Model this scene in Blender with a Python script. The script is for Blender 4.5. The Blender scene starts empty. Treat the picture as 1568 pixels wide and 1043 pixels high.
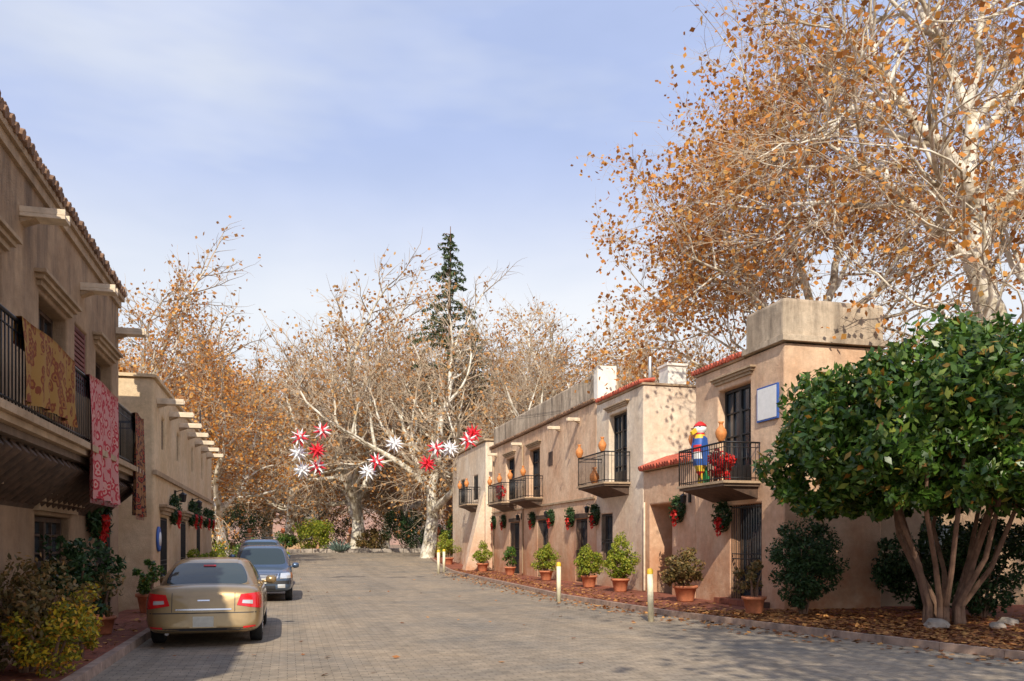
import bpy, bmesh, math, random
import numpy as np
from mathutils import Vector, Matrix
from mathutils.bvhtree import BVHTree
random.seed(7)
TH=math.radians(14.75); CT,ST=math.cos(TH),math.sin(TH)
scene=bpy.context.scene
def W(s,t,z=0.0): return Vector((-ST*s+CT*t, CT*s+ST*t, z))
def g(s):
    u=min(max((s-44)/28.0,0),1); return 0.85*u*u*(3-2*u)
def gw(X,Y): return g(-ST*X+CT*Y)
def link(o): scene.collection.objects.link(o); return o
# ---------------------------------------------------------------- materials
def nodes(name):
    m=bpy.data.materials.new(name); m.use_nodes=True
    nt=m.node_tree; return m,nt,nt.nodes['Principled BSDF']
def noise(nt,vec,scale,detail=4,rough=.6):
    n=nt.nodes.new('ShaderNodeTexNoise'); n.inputs['Scale'].default_value=scale
    n.inputs['Detail'].default_value=detail; n.inputs['Roughness'].default_value=rough
    if vec is not None: nt.links.new(vec,n.inputs['Vector'])
    return n.outputs['Fac']
def ramp(nt,fac,stops):
    r=nt.nodes.new('ShaderNodeValToRGB'); e=r.color_ramp.elements
    while len(e)<len(stops): e.new(0.5)
    for el,(p,c) in zip(e,stops):
        el.position=p; el.color=(c[0],c[1],c[2],1) if not isinstance(c,(int,float)) else (c,c,c,1)
    nt.links.new(fac,r.inputs['Fac']); return r.outputs['Color']
def mix(nt,fac,a,b,mode='MIX'):
    m=nt.nodes.new('ShaderNodeMix'); m.data_type='RGBA'; m.blend_type=mode
    for sock,v in ((m.inputs[0],fac),(m.inputs[6],a),(m.inputs[7],b)):
        if isinstance(v,(int,float)): sock.default_value=v
        elif isinstance(v,tuple): sock.default_value=(v[0],v[1],v[2],1)
        else: nt.links.new(v,sock)
    return m.outputs[2]
def coords(nt,scale=(1,1,1),kind='Object'):
    tc=nt.nodes.new('ShaderNodeTexCoord'); mp=nt.nodes.new('ShaderNodeMapping')
    mp.inputs['Scale'].default_value=scale; nt.links.new(tc.outputs[kind],mp.inputs['Vector'])
    return mp.outputs['Vector']
def bump(nt,b,fac,strength,dist=.02):
    n=nt.nodes.new('ShaderNodeBump'); n.inputs['Strength'].default_value=strength; n.inputs['Distance'].default_value=dist
    nt.links.new(fac,n.inputs['Height']); nt.links.new(n.outputs['Normal'],b.inputs['Normal'])
def simple(name,col,rough=.6,var=.25,scale=6,metal=0,bmp=.15,spec=.5):
    m,nt,b=nodes(name); v=coords(nt)
    f=noise(nt,v,scale,3)
    c=ramp(nt,f,[(.3,tuple(x*(1-var) for x in col)),(.7,tuple(min(1,x*(1+var)) for x in col))])
    nt.links.new(c,b.inputs['Base Color']); b.inputs['Roughness'].default_value=rough
    b.inputs['Metallic'].default_value=metal; b.inputs['Specular IOR Level'].default_value=spec
    if bmp: bump(nt,b,noise(nt,v,scale*8,2),bmp)
    return m
def stucco(name,c1,c2,low=(.16,.11,.08),top=(.16,.12,.09),st=.55,lowk=1.0):
    m,nt,b=nodes(name); v=coords(nt)
    base=mix(nt,ramp(nt,noise(nt,v,.6,4,.6),[(.35,0.0),(.65,1.0)]),c1,c2)
    fine=ramp(nt,noise(nt,v,5,5,.75),[(.25,.70),(.75,1.14)])
    base=mix(nt,1.0,base,fine,'MULTIPLY')
    vs=coords(nt,(1.7,1.7,.3))
    sk=ramp(nt,noise(nt,vs,1.4,5,.7),[(.44,0.0),(.74,1.0)])
    sep=nt.nodes.new('ShaderNodeSeparateXYZ'); nt.links.new(v,sep.inputs[0])
    def mr(a,b2,c,d):
        n=nt.nodes.new('ShaderNodeMapRange'); n.inputs[1].default_value=a; n.inputs[2].default_value=b2; n.inputs[3].default_value=c; n.inputs[4].default_value=d; nt.links.new(sep.outputs['Z'],n.inputs[0]); return n.outputs[0]
    def mth(op,a,b2,cl=False):
        n=nt.nodes.new('ShaderNodeMath'); n.operation=op; n.use_clamp=cl
        for i,x in enumerate((a,b2)):
            if isinstance(x,(int,float)): n.inputs[i].default_value=x
            else: nt.links.new(x,n.inputs[i])
        return n.outputs[0]
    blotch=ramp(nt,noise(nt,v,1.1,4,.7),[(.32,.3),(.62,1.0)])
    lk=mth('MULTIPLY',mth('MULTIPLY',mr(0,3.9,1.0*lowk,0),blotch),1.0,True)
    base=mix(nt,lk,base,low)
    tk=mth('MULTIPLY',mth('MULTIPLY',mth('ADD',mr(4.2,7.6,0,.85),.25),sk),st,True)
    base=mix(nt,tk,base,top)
    nt.links.new(base,b.inputs['Base Color']); b.inputs['Roughness'].default_value=.93; b.inputs['Specular IOR Level'].default_value=.15
    h=mix(nt,.35,noise(nt,v,3,2),noise(nt,v,40,3))
    bump(nt,b,h,.7,.05); return m
def leafm(name,stops,trans=.3,rough=.5,spec=.3):
    m,nt,b=nodes(name)
    ge=nt.nodes.new('ShaderNodeNewGeometry')
    c=ramp(nt,ge.outputs['Random Per Island'],stops)
    nt.links.new(c,b.inputs['Base Color']); b.inputs['Roughness'].default_value=rough; b.inputs['Specular IOR Level'].default_value=spec
    t=nt.nodes.new('ShaderNodeBsdfTranslucent'); nt.links.new(c,t.inputs['Color'])
    ms=nt.nodes.new('ShaderNodeMixShader'); ms.inputs[0].default_value=trans
    nt.links.new(b.outputs[0],ms.inputs[1]); nt.links.new(t.outputs[0],ms.inputs[2])
    nt.links.new(ms.outputs[0],nt.nodes['Material Output'].inputs['Surface']); return m
def pavers(name,c1,c2,mortar,bw,bh,patch,scale=1.0):
    m,nt,b=nodes(name); v=coords(nt)
    br=nt.nodes.new('ShaderNodeTexBrick'); br.inputs['Scale'].default_value=1; br.inputs['Brick Width'].default_value=bw
    br.inputs['Row Height'].default_value=bh; br.inputs['Mortar Size'].default_value=.006; br.inputs['Mortar Smooth'].default_value=.4
    br.inputs['Color1'].default_value=(*c1,1); br.inputs['Color2'].default_value=(*c2,1); br.inputs['Mortar'].default_value=(*mortar,1)
    nt.links.new(v,br.inputs['Vector'])
    pf=ramp(nt,noise(nt,v,.45,5,.7),[(.32,patch[0]),(.68,patch[1])])
    c=mix(nt,1.0,br.outputs['Color'],pf,'MULTIPLY')
    fn=ramp(nt,noise(nt,v,4,6,.8),[(.3,.66),(.7,1.2)])
    c=mix(nt,1.0,c,fn,'MULTIPLY')
    vs=coords(nt,(1.6,.06,1)); 
    tr=ramp(nt,noise(nt,vs,1.2,3),[(.45,1.0),(.7,.84)])
    c=mix(nt,1.0,c,tr,'MULTIPLY')
    nt.links.new(c,b.inputs['Base Color']); b.inputs['Roughness'].default_value=.9; b.inputs['Specular IOR Level'].default_value=.2
    h=mix(nt,.5,br.outputs['Fac'],noise(nt,v,30,2)); bm=nt.nodes.new('ShaderNodeInvert'); nt.links.new(h,bm.inputs['Color'])
    bump(nt,b,bm.outputs[0],.5,.012); return m
def rugm(name,cols,sc):
    m,nt,b=nodes(name); v=coords(nt,(sc,sc,sc))
    vo=nt.nodes.new('ShaderNodeTexVoronoi'); vo.inputs['Scale'].default_value=1; nt.links.new(v,vo.inputs['Vector'])
    r=nt.nodes.new('ShaderNodeValToRGB'); r.color_ramp.interpolation='CONSTANT'; e=r.color_ramp.elements
    while len(e)<len(cols): e.new(.5)
    for i,c in enumerate(cols): e[i].position=i/len(cols)*.75; e[i].color=(*c,1)
    nn=nt.nodes.new('ShaderNodeMath'); nn.operation='MULTIPLY_ADD'; nn.inputs[1].default_value=.6; nn.inputs[2].default_value=-.27; nt.links.new(noise(nt,v,1.7),nn.inputs[0])
    mx=nt.nodes.new('ShaderNodeMath'); mx.operation='ADD'; nt.links.new(vo.outputs['Distance'],mx.inputs[0]); nt.links.new(nn.outputs[0],mx.inputs[1])
    nt.links.new(mx.outputs[0],r.inputs['Fac']); nt.links.new(r.outputs['Color'],b.inputs['Base Color'])
    b.inputs['Roughness'].default_value=1; bump(nt,b,noise(nt,v,20,2),.4); return m
M={}
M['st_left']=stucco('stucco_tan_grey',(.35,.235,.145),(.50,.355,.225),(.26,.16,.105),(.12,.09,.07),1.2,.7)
M['st_cream']=stucco('stucco_cream',(.70,.52,.31),(.80,.63,.42),(.46,.25,.14),(.34,.23,.15),.7,.8)
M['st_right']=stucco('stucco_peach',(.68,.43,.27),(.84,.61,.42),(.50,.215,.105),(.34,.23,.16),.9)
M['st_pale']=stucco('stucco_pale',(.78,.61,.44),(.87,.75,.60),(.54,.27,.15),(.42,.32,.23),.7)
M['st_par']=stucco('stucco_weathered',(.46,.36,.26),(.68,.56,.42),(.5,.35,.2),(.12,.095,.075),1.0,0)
M['trim']=stucco('trim_plaster',(.42,.30,.19),(.56,.42,.28),(.3,.2,.14),(.2,.15,.11),.8,.5)
M['white']=simple('white_plaster',(.84,.80,.72),.8,.12,3)
M['canale']=simple('canale_plaster',(.70,.58,.43),.85,.2,5)
M['tile']=simple('red_clay_tile',(.50,.11,.06),.8,.4,5)
M['tilebr']=simple('brown_clay_tile',(.22,.13,.08),.85,.5,5)
M['iron']=simple('black_iron',(.018,.018,.02),.45,.3,9,metal=.3)
M['dark']=simple('dark_interior',(.02,.018,.016),.7,.3,4)
M['wood']=simple('dark_timber',(.075,.043,.027),.7,.5,7)
M['redwood']=simple('red_shutter_wood',(.17,.045,.035),.7,.3,7)
M['slab']=simple('slab_brown',(.15,.105,.075),.85,.3,5)
M['terra']=simple('terracotta',(.54,.19,.09),.8,.25,6)
M['vase']=simple('vase_orange',(.60,.22,.06),.6,.3,8)
M['redd']=simple('red_ribbon',(.62,.02,.02),.5,.15,8)
M['starred']=simple('star_red',(.75,.03,.05),.45,.1,8)
M['starwhite']=simple('star_white',(.85,.85,.86),.45,.05,8)
M['postw']=simple('bollard_cream',(.76,.70,.50),.6,.15,4)
M['yellow']=simple('yellow_paint',(.80,.52,.04),.5,.15,6)
M['kerb']=simple('kerb_stone',(.34,.235,.175),.9,.35,5)
M['stone']=simple('stone',(.36,.31,.26),.9,.3,3,bmp=.5)
M['blue']=simple('blue_paint',(.03,.10,.38),.5,.15,6)
M['sign']=simple('sign_face',(.80,.80,.78),.5,.06,9)
M['green']=simple('green_paint',(.03,.25,.08),.4,.15,6)
M['rubber']=simple('tyre_rubber',(.018,.018,.018),.85,.2,12)
M['rim']=simple('alloy_rim',(.5,.5,.5),.35,.1,12,metal=.9,bmp=0)
M['chrome']=simple('chrome',(.75,.75,.76),.18,.05,5,metal=1,bmp=0)
M['plastic']=simple('dark_plastic',(.03,.03,.032),.5,.2,12,bmp=0)
M['plate']=simple('number_plate',(.62,.60,.50),.5,.1,9,bmp=0)
def paint(name,col,metal=.6):
    m,nt,b=nodes(name); v=coords(nt)
    c=ramp(nt,noise(nt,v,2.5,4,.7),[(.3,tuple(x*.86 for x in col)),(.7,tuple(x*1.08 for x in col))])
    nt.links.new(c,b.inputs['Base Color']); b.inputs['Metallic'].default_value=metal; b.inputs['Roughness'].default_value=.3
    b.inputs['Coat Weight'].default_value=.7; b.inputs['Coat Roughness'].default_value=.06; return m
M['gold']=paint('gold_car_paint',(.38,.265,.13),.6)
M['bluegrey']=paint('blue_grey_paint',(.09,.135,.21))
M['steelblue']=paint('steel_blue_paint',(.10,.18,.30))
m,nt,b=nodes('car_glass'); b.inputs['Base Color'].default_value=(.03,.045,.05,1); b.inputs['Roughness'].default_value=.04; b.inputs['Specular IOR Level'].default_value=.6; M['cglass']=m
m,nt,b=nodes('window_glass'); v=coords(nt); nt.links.new(ramp(nt,noise(nt,v,.8),[(.3,(.02,.03,.04)),(.7,(.07,.09,.11))]),b.inputs['Base Color']); b.inputs['Roughness'].default_value=.08; b.inputs['Specular IOR Level'].default_value=.8; M['glass']=m
m,nt,b=nodes('tail_lamp'); b.inputs['Base Color'].default_value=(.6,.012,.015,1); b.inputs['Roughness'].default_value=.15; b.inputs['Coat Weight'].default_value=1; M['tail']=m
m,nt,b=nodes('lamp_clear'); b.inputs['Base Color'].default_value=(.72,.74,.75,1); b.inputs['Roughness'].default_value=.12; b.inputs['Metallic'].default_value=.5; b.inputs['Coat Weight'].default_value=1; M['lamp']=m
M['road']=pavers('road_pavers',(.39,.33,.255),(.31,.265,.205),(.19,.16,.125),.22,.11,((.70,.73,.78),(1.18,1.1,1.0)))
M['brick']=pavers('pavement_brick',(.36,.13,.075),(.26,.09,.06),(.15,.10,.08),.2,.1,((.7,.7,.7),(1.2,1.1,1.05)))
m,nt,b=nodes('ground_earth'); v=coords(nt)
nt.links.new(ramp(nt,noise(nt,v,.25,6,.7),[(.3,(.18,.11,.065)),(.55,(.27,.17,.10)),(.75,(.15,.14,.06))]),b.inputs['Base Color']); b.inputs['Roughness'].default_value=1; bump(nt,b,noise(nt,v,4,3),.6,.05); M['ground']=m
m,nt,b=nodes('hill_scrub'); v=coords(nt)
nt.links.new(ramp(nt,noise(nt,v,.03,8,.75),[(.35,(.20,.15,.14)),(.5,(.34,.20,.15)),(.65,(.22,.20,.17))]),b.inputs['Base Color']); b.inputs['Roughness'].default_value=1; M['hill']=m
m,nt,b=nodes('sycamore_bark'); v=coords(nt)
c=ramp(nt,noise(nt,v,1.5,4,.7),[(.35,(.22,.17,.11)),(.44,(.46,.40,.29)),(.53,(.72,.67,.56)),(.75,(.82,.78,.69))])
nt.links.new(c,b.inputs['Base Color']); b.inputs['Roughness'].default_value=.85; M['bark']=m
m,nt,b=nodes('twig_bark'); b.inputs['Base Color'].default_value=(.41,.32,.225,1); b.inputs['Roughness'].default_value=.9; M['twig']=m
M['bark2']=simple('brown_bark',(.22,.13,.085),.9,.4,4,bmp=.4)
M['lf_or']=leafm('leaf_orange',[(0,(.22,.09,.03)),(.35,(.50,.19,.04)),(.7,(.70,.31,.06)),(1,(.68,.42,.13))],.35)
M['lf_or2']=leafm('leaf_faded',[(0,(.30,.14,.05)),(.5,(.56,.27,.09)),(1,(.66,.42,.18))],.35)
M['lf_lit']=leafm('leaf_litter_brown',[(0,(.14,.055,.025)),(.5,(.36,.14,.045)),(1,(.62,.32,.10))],.1,.8)
M['lf_gr']=leafm('leaf_green',[(0,(.022,.058,.010)),(.4,(.055,.13,.016)),(.8,(.115,.215,.03)),(.955,(.22,.27,.045)),(1,(.5,.2,.03))],.25,.35,.5)
M['lf_dk']=leafm('leaf_darkgreen',[(0,(.014,.038,.013)),(1,(.055,.11,.034))],.15,.5)
M['lf_yg']=leafm('leaf_yellowgreen',[(0,(.10,.16,.015)),(.6,(.27,.32,.03)),(1,(.48,.44,.06))],.3)
M['lf_yel']=leafm('leaf_yellow',[(0,(.12,.14,.02)),(.35,(.26,.26,.03)),(.7,(.75,.55,.04)),(1,(.6,.2,.03))],.3)
M['lf_br']=leafm('leaf_brownish',[(0,(.08,.06,.02)),(.5,(.18,.14,.045)),(1,(.34,.19,.07))],.25)
M['lf_con']=leafm('needle_green',[(0,(.03,.055,.028)),(1,(.11,.15,.06))],.15,.6)
M['lf_blu']=leafm('agave_blue',[(0,(.13,.2,.17)),(1,(.22,.3,.25))],.1)
M['lf_red']=leafm('flower_red',[(0,(.5,.01,.02)),(1,(.75,.05,.03))],.2)
M['rug1']=rugm('rug_gold',[(.13,.03,.015),(.30,.13,.03),(.20,.05,.02),(.34,.19,.05)],8)
M['rug2']=rugm('rug_red',[(.50,.045,.05),(.60,.32,.28),(.44,.035,.05),(.55,.26,.24)],7)
M['rug3']=rugm('rug_dark',[(.14,.025,.015),(.34,.06,.03),(.06,.03,.03),(.3,.14,.06)],9)
# ---------------------------------------------------------------- mesh builder
class MB:
    def __init__(s): s.V=[];s.F=[];s.M=[];s.S=[];s.mats=[]
    def mi(s,m):
        if isinstance(m,str): m=M[m]
        if m not in s.mats: s.mats.append(m)
        return s.mats.index(m)
    def add(s,v,f,m,sm=False):
        o=len(s.V); s.V+= [tuple(p) for p in v]; i=s.mi(m)
        for q in f: s.F.append(tuple(o+k for k in q)); s.M.append(i); s.S.append(sm)
    def box(s,x0,x1,y0,y1,z0,z1,m):
        x0,x1=sorted((x0,x1));y0,y1=sorted((y0,y1));z0,z1=sorted((z0,z1))
        v=[(x,y,z) for z in(z0,z1) for y in(y0,y1) for x in(x0,x1)]
        s.add(v,[(0,2,3,1),(4,5,7,6),(0,1,5,4),(2,6,7,3),(0,4,6,2),(1,3,7,5)],m)
    def prism(s,poly,axis,a,b,m,sm=False):
        def P(p,c): return (c,p[0],p[1]) if axis=='x' else ((p[0],c,p[1]) if axis=='y' else (p[0],p[1],c))
        n=len(poly); v=[P(p,a) for p in poly]+[P(p,b) for p in poly]
        s.add(v,[tuple(range(n))[::-1],tuple(range(n,2*n))],m,False)
        o=len(s.V)-2*n; i=s.mi(m)
        for k in range(n): s.F.append((o+k,o+(k+1)%n,o+n+(k+1)%n,o+n+k)); s.M.append(i); s.S.append(sm)
    def cyl(s,a,b,r,m,n=8,r2=None,sm=True,caps=True):
        a=Vector(a);b=Vector(b);d=(b-a).normalized(); r2=r if r2 is None else r2
        u=d.cross(Vector((0,0,1)) if abs(d.z)<.9 else Vector((1,0,0))).normalized(); w=d.cross(u)
        v=[]
        for c,rr in((a,r),(b,r2)):
            for k in range(n):
                t=2*math.pi*k/n; v.append(c+u*(math.cos(t)*rr)+w*(math.sin(t)*rr))
        s.add(v,[(k,(k+1)%n,n+(k+1)%n,n+k) for k in range(n)],m,sm)
        if caps:
            o=len(s.V)-2*n;i=s.mi(m)
            s.F+= [tuple(o+k for k in range(n))[::-1],tuple(o+n+k for k in range(n))]; s.M+=[i,i]; s.S+=[False,False]
    def lathe(s,c,prof,m,n=16,axis='z',sm=True):
        v=[]
        for (r,h) in prof:
            for k in range(n):
                t=2*math.pi*k/n; a,b2=r*math.cos(t),r*math.sin(t)
                p=(a,b2,h) if axis=='z' else (h,a,b2)
                v.append((c[0]+p[0],c[1]+p[1],c[2]+p[2]))
        f=[]
        for j in range(len(prof)-1):
            for k in range(n): f.append((j*n+k,j*n+(k+1)%n,(j+1)*n+(k+1)%n,(j+1)*n+k))
        s.add(v,f,m,sm)
    def obj(s,name,parent=None,bevel=0,recalc=True):
        me=bpy.data.meshes.new(name); me.from_pydata(s.V,[],s.F)
        for m in s.mats: me.materials.append(m)
        me.polygons.foreach_set('material_index',s.M); me.polygons.foreach_set('use_smooth',s.S)
        if recalc:
            bm=bmesh.new(); bm.from_mesh(me); bmesh.ops.recalc_face_normals(bm,faces=bm.faces); bm.to_mesh(me); bm.free()
        me.update(); o=link(bpy.data.objects.new(name,me))
        if bevel:
            b=o.modifiers.new('bevel','BEVEL'); b.width=bevel; b.segments=2; b.limit_method='ANGLE'
        if parent: o.parent=parent
        return o
def empty(name,loc=(0,0,0),rot=0):
    e=link(bpy.data.objects.new(name,None)); e.location=loc; e.rotation_euler=(0,0,rot); e.empty_display_size=.3; return e
def npmesh(name,V,F,mats,mi=None,sm=None):
    V=np.asarray(V,dtype=np.float32);F=np.asarray(F,dtype=np.int32); me=bpy.data.meshes.new(name)
    me.vertices.add(len(V)); me.vertices.foreach_set('co',V.ravel())
    k=F.shape[1]; me.loops.add(F.size); me.loops.foreach_set('vertex_index',F.ravel())
    me.polygons.add(len(F)); me.polygons.foreach_set('loop_start',np.arange(len(F),dtype=np.int32)*k)
    for m in mats: me.materials.append(M[m] if isinstance(m,str) else m)
    if mi is not None: me.polygons.foreach_set('material_index',np.asarray(mi,dtype=np.int32))
    me.polygons.foreach_set('use_smooth',np.asarray(sm if sm is not None else np.zeros(len(F)),dtype=bool))
    me.update(calc_edges=True); return me
# ---------------------------------------------------------------- foliage
def leafquads(P,size,rng,outward=None,aspect=.5,droop=0,flat=False):
    n=len(P); a=rng.normal(size=(n,3))
    if flat: a[:,2]*=.08
    if droop: a[:,2]-=droop
    a/=np.linalg.norm(a,axis=1)[:,None]
    nn=rng.normal(size=(n,3))
    if flat: nn=nn*.25+np.array([0,0,1.])
    if outward is not None: nn=nn*.6+outward
    b=np.cross(nn,a); b/=np.linalg.norm(b,axis=1)[:,None]+1e-9
    sz=(size*rng.uniform(.6,1.25,n))[:,None]
    V=np.stack([P-a*sz*.5,P+b*sz*aspect*.5-a*sz*.05,P+a*sz*.5,P-b*sz*aspect*.5-a*sz*.05],axis=1).reshape(-1,3)
    F=np.arange(4*n).reshape(n,4); return V,F
class Tree:
    def __init__(s,seed): s.r=np.random.default_rng(seed); s.V=[];s.F=[];s.MI=[];s.off=0;s.L=[]
    def tube(s,P,R,n,mi):
        P=np.asarray(P,float);R=np.asarray(R,float); T=np.gradient(P,axis=0); T/=np.linalg.norm(T,axis=1)[:,None]+1e-9
        ref=np.array([.31,.92,.23]) if abs(T[0,2])>.8 else np.array([0,0,1.])
        U=np.cross(T,ref); U/=np.linalg.norm(U,axis=1)[:,None]+1e-9; Q=np.cross(T,U)
        a=np.arange(n)*2*np.pi/n
        V=P[:,None]+R[:,None,None]*(np.cos(a)[None,:,None]*U[:,None]+np.sin(a)[None,:,None]*Q[:,None])
        m=len(P); i=np.arange(m-1)[:,None]*n; k=np.arange(n)[None]; k2=(k+1)%n
        F=np.stack([i+k,i+k2,i+n+k2,i+n+k],axis=-1).reshape(-1,4)+s.off
        s.V.append(V.reshape(-1,3)); s.F.append(F); s.MI.append(np.full(len(F),mi)); s.off+=m*n
    def children(s,P,R,T,L,lvl,pr,lo=.3):
        r=s.r; m=len(P)
        for c in range(pr['n'][lvl]):
            f=lo+(1-lo)*(c+r.random())/pr['n'][lvl]; x=f*(m-1); i=min(int(x),m-2); w=x-i
            p=P[i]*(1-w)+P[i+1]*w; rr=R[i]*(1-w)+R[i+1]*w; t=P[i+1]-P[i]; t/=np.linalg.norm(t)
            ang=math.radians(r.uniform(*pr['ang']))
            q=r.normal(size=3); q-=t*q.dot(t); q/=np.linalg.norm(q)
            d=t*math.cos(ang)+q*math.sin(ang)
            s.grow(p,d,pr['len'][lvl+1]*r.uniform(.65,1.15)*(1.15-.45*f),min(rr*.75,pr['rad'][lvl+1]*r.uniform(.8,1.2)),lvl+1,pr)
    def grow(s,p,d,L,rad,lvl,pr):
        r=s.r; m=[9,7,6,4,3][lvl]+1; P=[np.array(p,float)]; d=np.array(d,float)
        wob=pr['wob'][lvl]; last=lvl==4
        for i in range(m-1):
            d=d+r.normal(size=3)*wob; d[2]+=pr['trop'][lvl]; d/=np.linalg.norm(d); P.append(P[-1]+d*L/(m-1))
        P=np.array(P); R=np.linspace(rad,rad*(.25 if last else .45),m)
        s.tube(P,R,[9,7,5,3,3][lvl],0 if lvl<3 else 1)
        if lvl>=3:
            k=pr['leaf']; 
            for q in P[1:]:
                if r.random()<k: s.L.append(q)
        if last: return
        s.children(P,R,None,L,lvl,pr,lo=.35 if lvl else .45)
        s.grow(P[-1],d,pr['len'][lvl+1]*r.uniform(.8,1.1),R[-1]*.95,lvl+1,pr)
    def mesh(s,name,leafsize,leafmat,per=3,spread=.22,H=None):
        V=np.concatenate(s.V);F=np.concatenate(s.F);MI=np.concatenate(s.MI); sm=MI<1
        if len(s.L):
            P=np.repeat(np.array(s.L),per,axis=0)+s.r.normal(size=(len(s.L)*per,3))*spread
            LV,LF=leafquads(P,leafsize,s.r,aspect=.8,droop=.4)
            F=np.concatenate([F,LF+len(V)]);V=np.concatenate([V,LV]);MI=np.concatenate([MI,np.full(len(LF),2)]);sm=np.concatenate([sm,np.zeros(len(LF),bool)])
        if H: V=V*(H/V[:,2].max())
        return npmesh(name,V,F,['bark','twig',leafmat],MI,sm)
PR=dict(n=[5,7,7,7],len=[6,7.5,4.4,2.3,1.25],rad=[.42,.22,.105,.038,.019],ang=(28,62),wob=[.10,.14,.17,.2,.25],trop=[.03,.07,.05,.03,.02],leaf=.10)
variants=[]
for i,(lf,mt) in enumerate([(.13,'lf_or2'),(.32,'lf_or'),(.06,'lf_or2'),(.20,'lf_or2')]):
    t=Tree(20+i); pr=dict(PR); pr['leaf']=lf; pr['len']=[[3.5,5,6,4.5][i],7.5,4.4,2.3,1.25]
    d0=[(.15,0,1),(-.1,.1,1),(.05,-.1,1),(-.2,0,1)][i]
    t.grow((0,0,-.3),d0,pr['len'][0],.45,0,pr); variants.append(t.mesh('sycamore_mesh_%d'%i,.2,mt,3,.22,H=20.0))
def put_tree(v,X,Y,H,rot,name='sycamore_tree',parent=None,wide=1.0):
    o=link(bpy.data.objects.new(name,variants[v])); o.location=(X,Y,gw(X,Y)-.05); k=H/20; o.scale=(k*wide,k*wide,k); o.rotation_euler=(0,0,rot)
    if parent: o.parent=parent
    return o
for (v,X,Y,H,r,w) in [(1,-21.5,48,19,.3,1),(1,-17.2,52,16.8,2.1,1),(3,-25.9,70,26,1.0,1),(2,-21.5,82,23,4,1),(0,-14,76,26.5,5.2,1),
    (2,-6.2,62,23.5,3.2,1),(3,-9.6,88,29,.5,1),(1,-3.0,80,26,2.6,1),(0,.6,70,24,1.4,1),(2,4.2,60,20.5,4.4,1),(3,7.6,66,22,3.3,1),
    (0,9.6,49,16,5.8,1),(1,11.5,43,13.5,.9,1.1),(0,19.5,44,17,2.2,1)]:
    put_tree(v,X,Y,H,r,wide=w)
bg=empty('background_trees')
rr=random.Random(3)
for i in range(19):
    X=-58+i*5.2+rr.uniform(-2,2); Y=rr.uniform(96,120)
    put_tree(rr.choice([0,2,3,3]),X,Y,rr.uniform(23,30),rr.random()*6,'bare_tree',bg,1.15)
def sycamore_guided(name,limbs,seed,leaf,per,lsize,off,lmat='lf_or',n=(0,6,7,7),lens=(6,5,3.3,1.9,1.05),tip=3.2):
    t=Tree(seed); pr=dict(PR); pr['leaf']=leaf; pr['n']=[0]+list(n[1:]); pr['len']=list(lens); pr['rad']=[.3,.13,.065,.028,.013]; pr['wob']=[.1,.16,.2,.24,.28]
    pr['trop']=[0,.03,.02,.0,-.02]
    for (pts,r0,r1,nch,ns) in limbs:
        pts=np.array(pts,float)-np.array(off)
        k=len(pts); xs=np.linspace(0,k-1,(k-1)*4+1); P=np.stack([np.interp(xs,range(k),pts[:,j]) for j in range(3)],1)
        Q=P.copy(); Q[1:-1]=(P[:-2]+2*P[1:-1]+P[2:])/4; Q[1:-1]=(Q[:-2]+2*Q[1:-1]+Q[2:])/4
        Q[2:-1]+=t.r.normal(size=Q[2:-1].shape)*.05
        R=np.linspace(r0,r1,len(Q)); t.tube(Q,R,ns,0)
        if nch:
            pr2=dict(pr); pr2['n']=[nch]+list(n[1:]); t.children(Q,R,None,0,0,pr2,lo=.12)
            d=Q[-1]-Q[-2]; t.grow(Q[-1],d/np.linalg.norm(d),tip,r1,1,pr)
    me=t.mesh(name,lsize,lmat,per,.2); o=link(bpy.data.objects.new(name,me)); o.location=off; return o
sycamore_guided('sycamore_tree',[
 ([(14.1,24,0),(14.15,24,3.5),(14.0,24,6.65),(13.3,24,8.67),(13.07,24,9.8),(13.3,24.1,10.9),(12.8,24,11.8)],.44,.27,0,14),
 ([(12.8,24,11.8),(12.05,23.8,12.7),(11.3,23.8,13.45),(10.6,23.6,14.0),(10.0,23.4,14.6)],.20,.07,5,9),
 ([(12.8,24,11.7),(13.07,24.2,13.3),(12.97,24.4,14.3),(12.2,24.3,15.9),(11.7,24.5,17.0)],.22,.07,6,9),
 ([(13.0,24,9.6),(11.7,23.5,10.1),(10.95,23.4,11.06),(9.87,23.2,11.7),(9.2,23,11.8)],.17,.06,5,8),
 ([(13.3,24,10.8),(14.6,23.6,11.9),(16.2,23.0,13.4),(17.4,22.4,15.2)],.22,.06,5,8),
 ([(14.0,24,6.8),(15.2,23.4,8.4),(16.6,22.8,9.8)],.22,.08,5,8),
 ([(13.7,24,7.2),(12.6,22.8,7.2),(11.8,22.2,7.4),(11.1,22,7.6)],.13,.05,5,7),
 ([(13.2,24,9.0),(13.6,25.5,11),(14.6,27,13.5),(14.9,28,15)],.2,.05,5,8)],5,.21,2,.17,(14.1,24,0),n=(0,5,5,5),tip=2.3)
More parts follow.
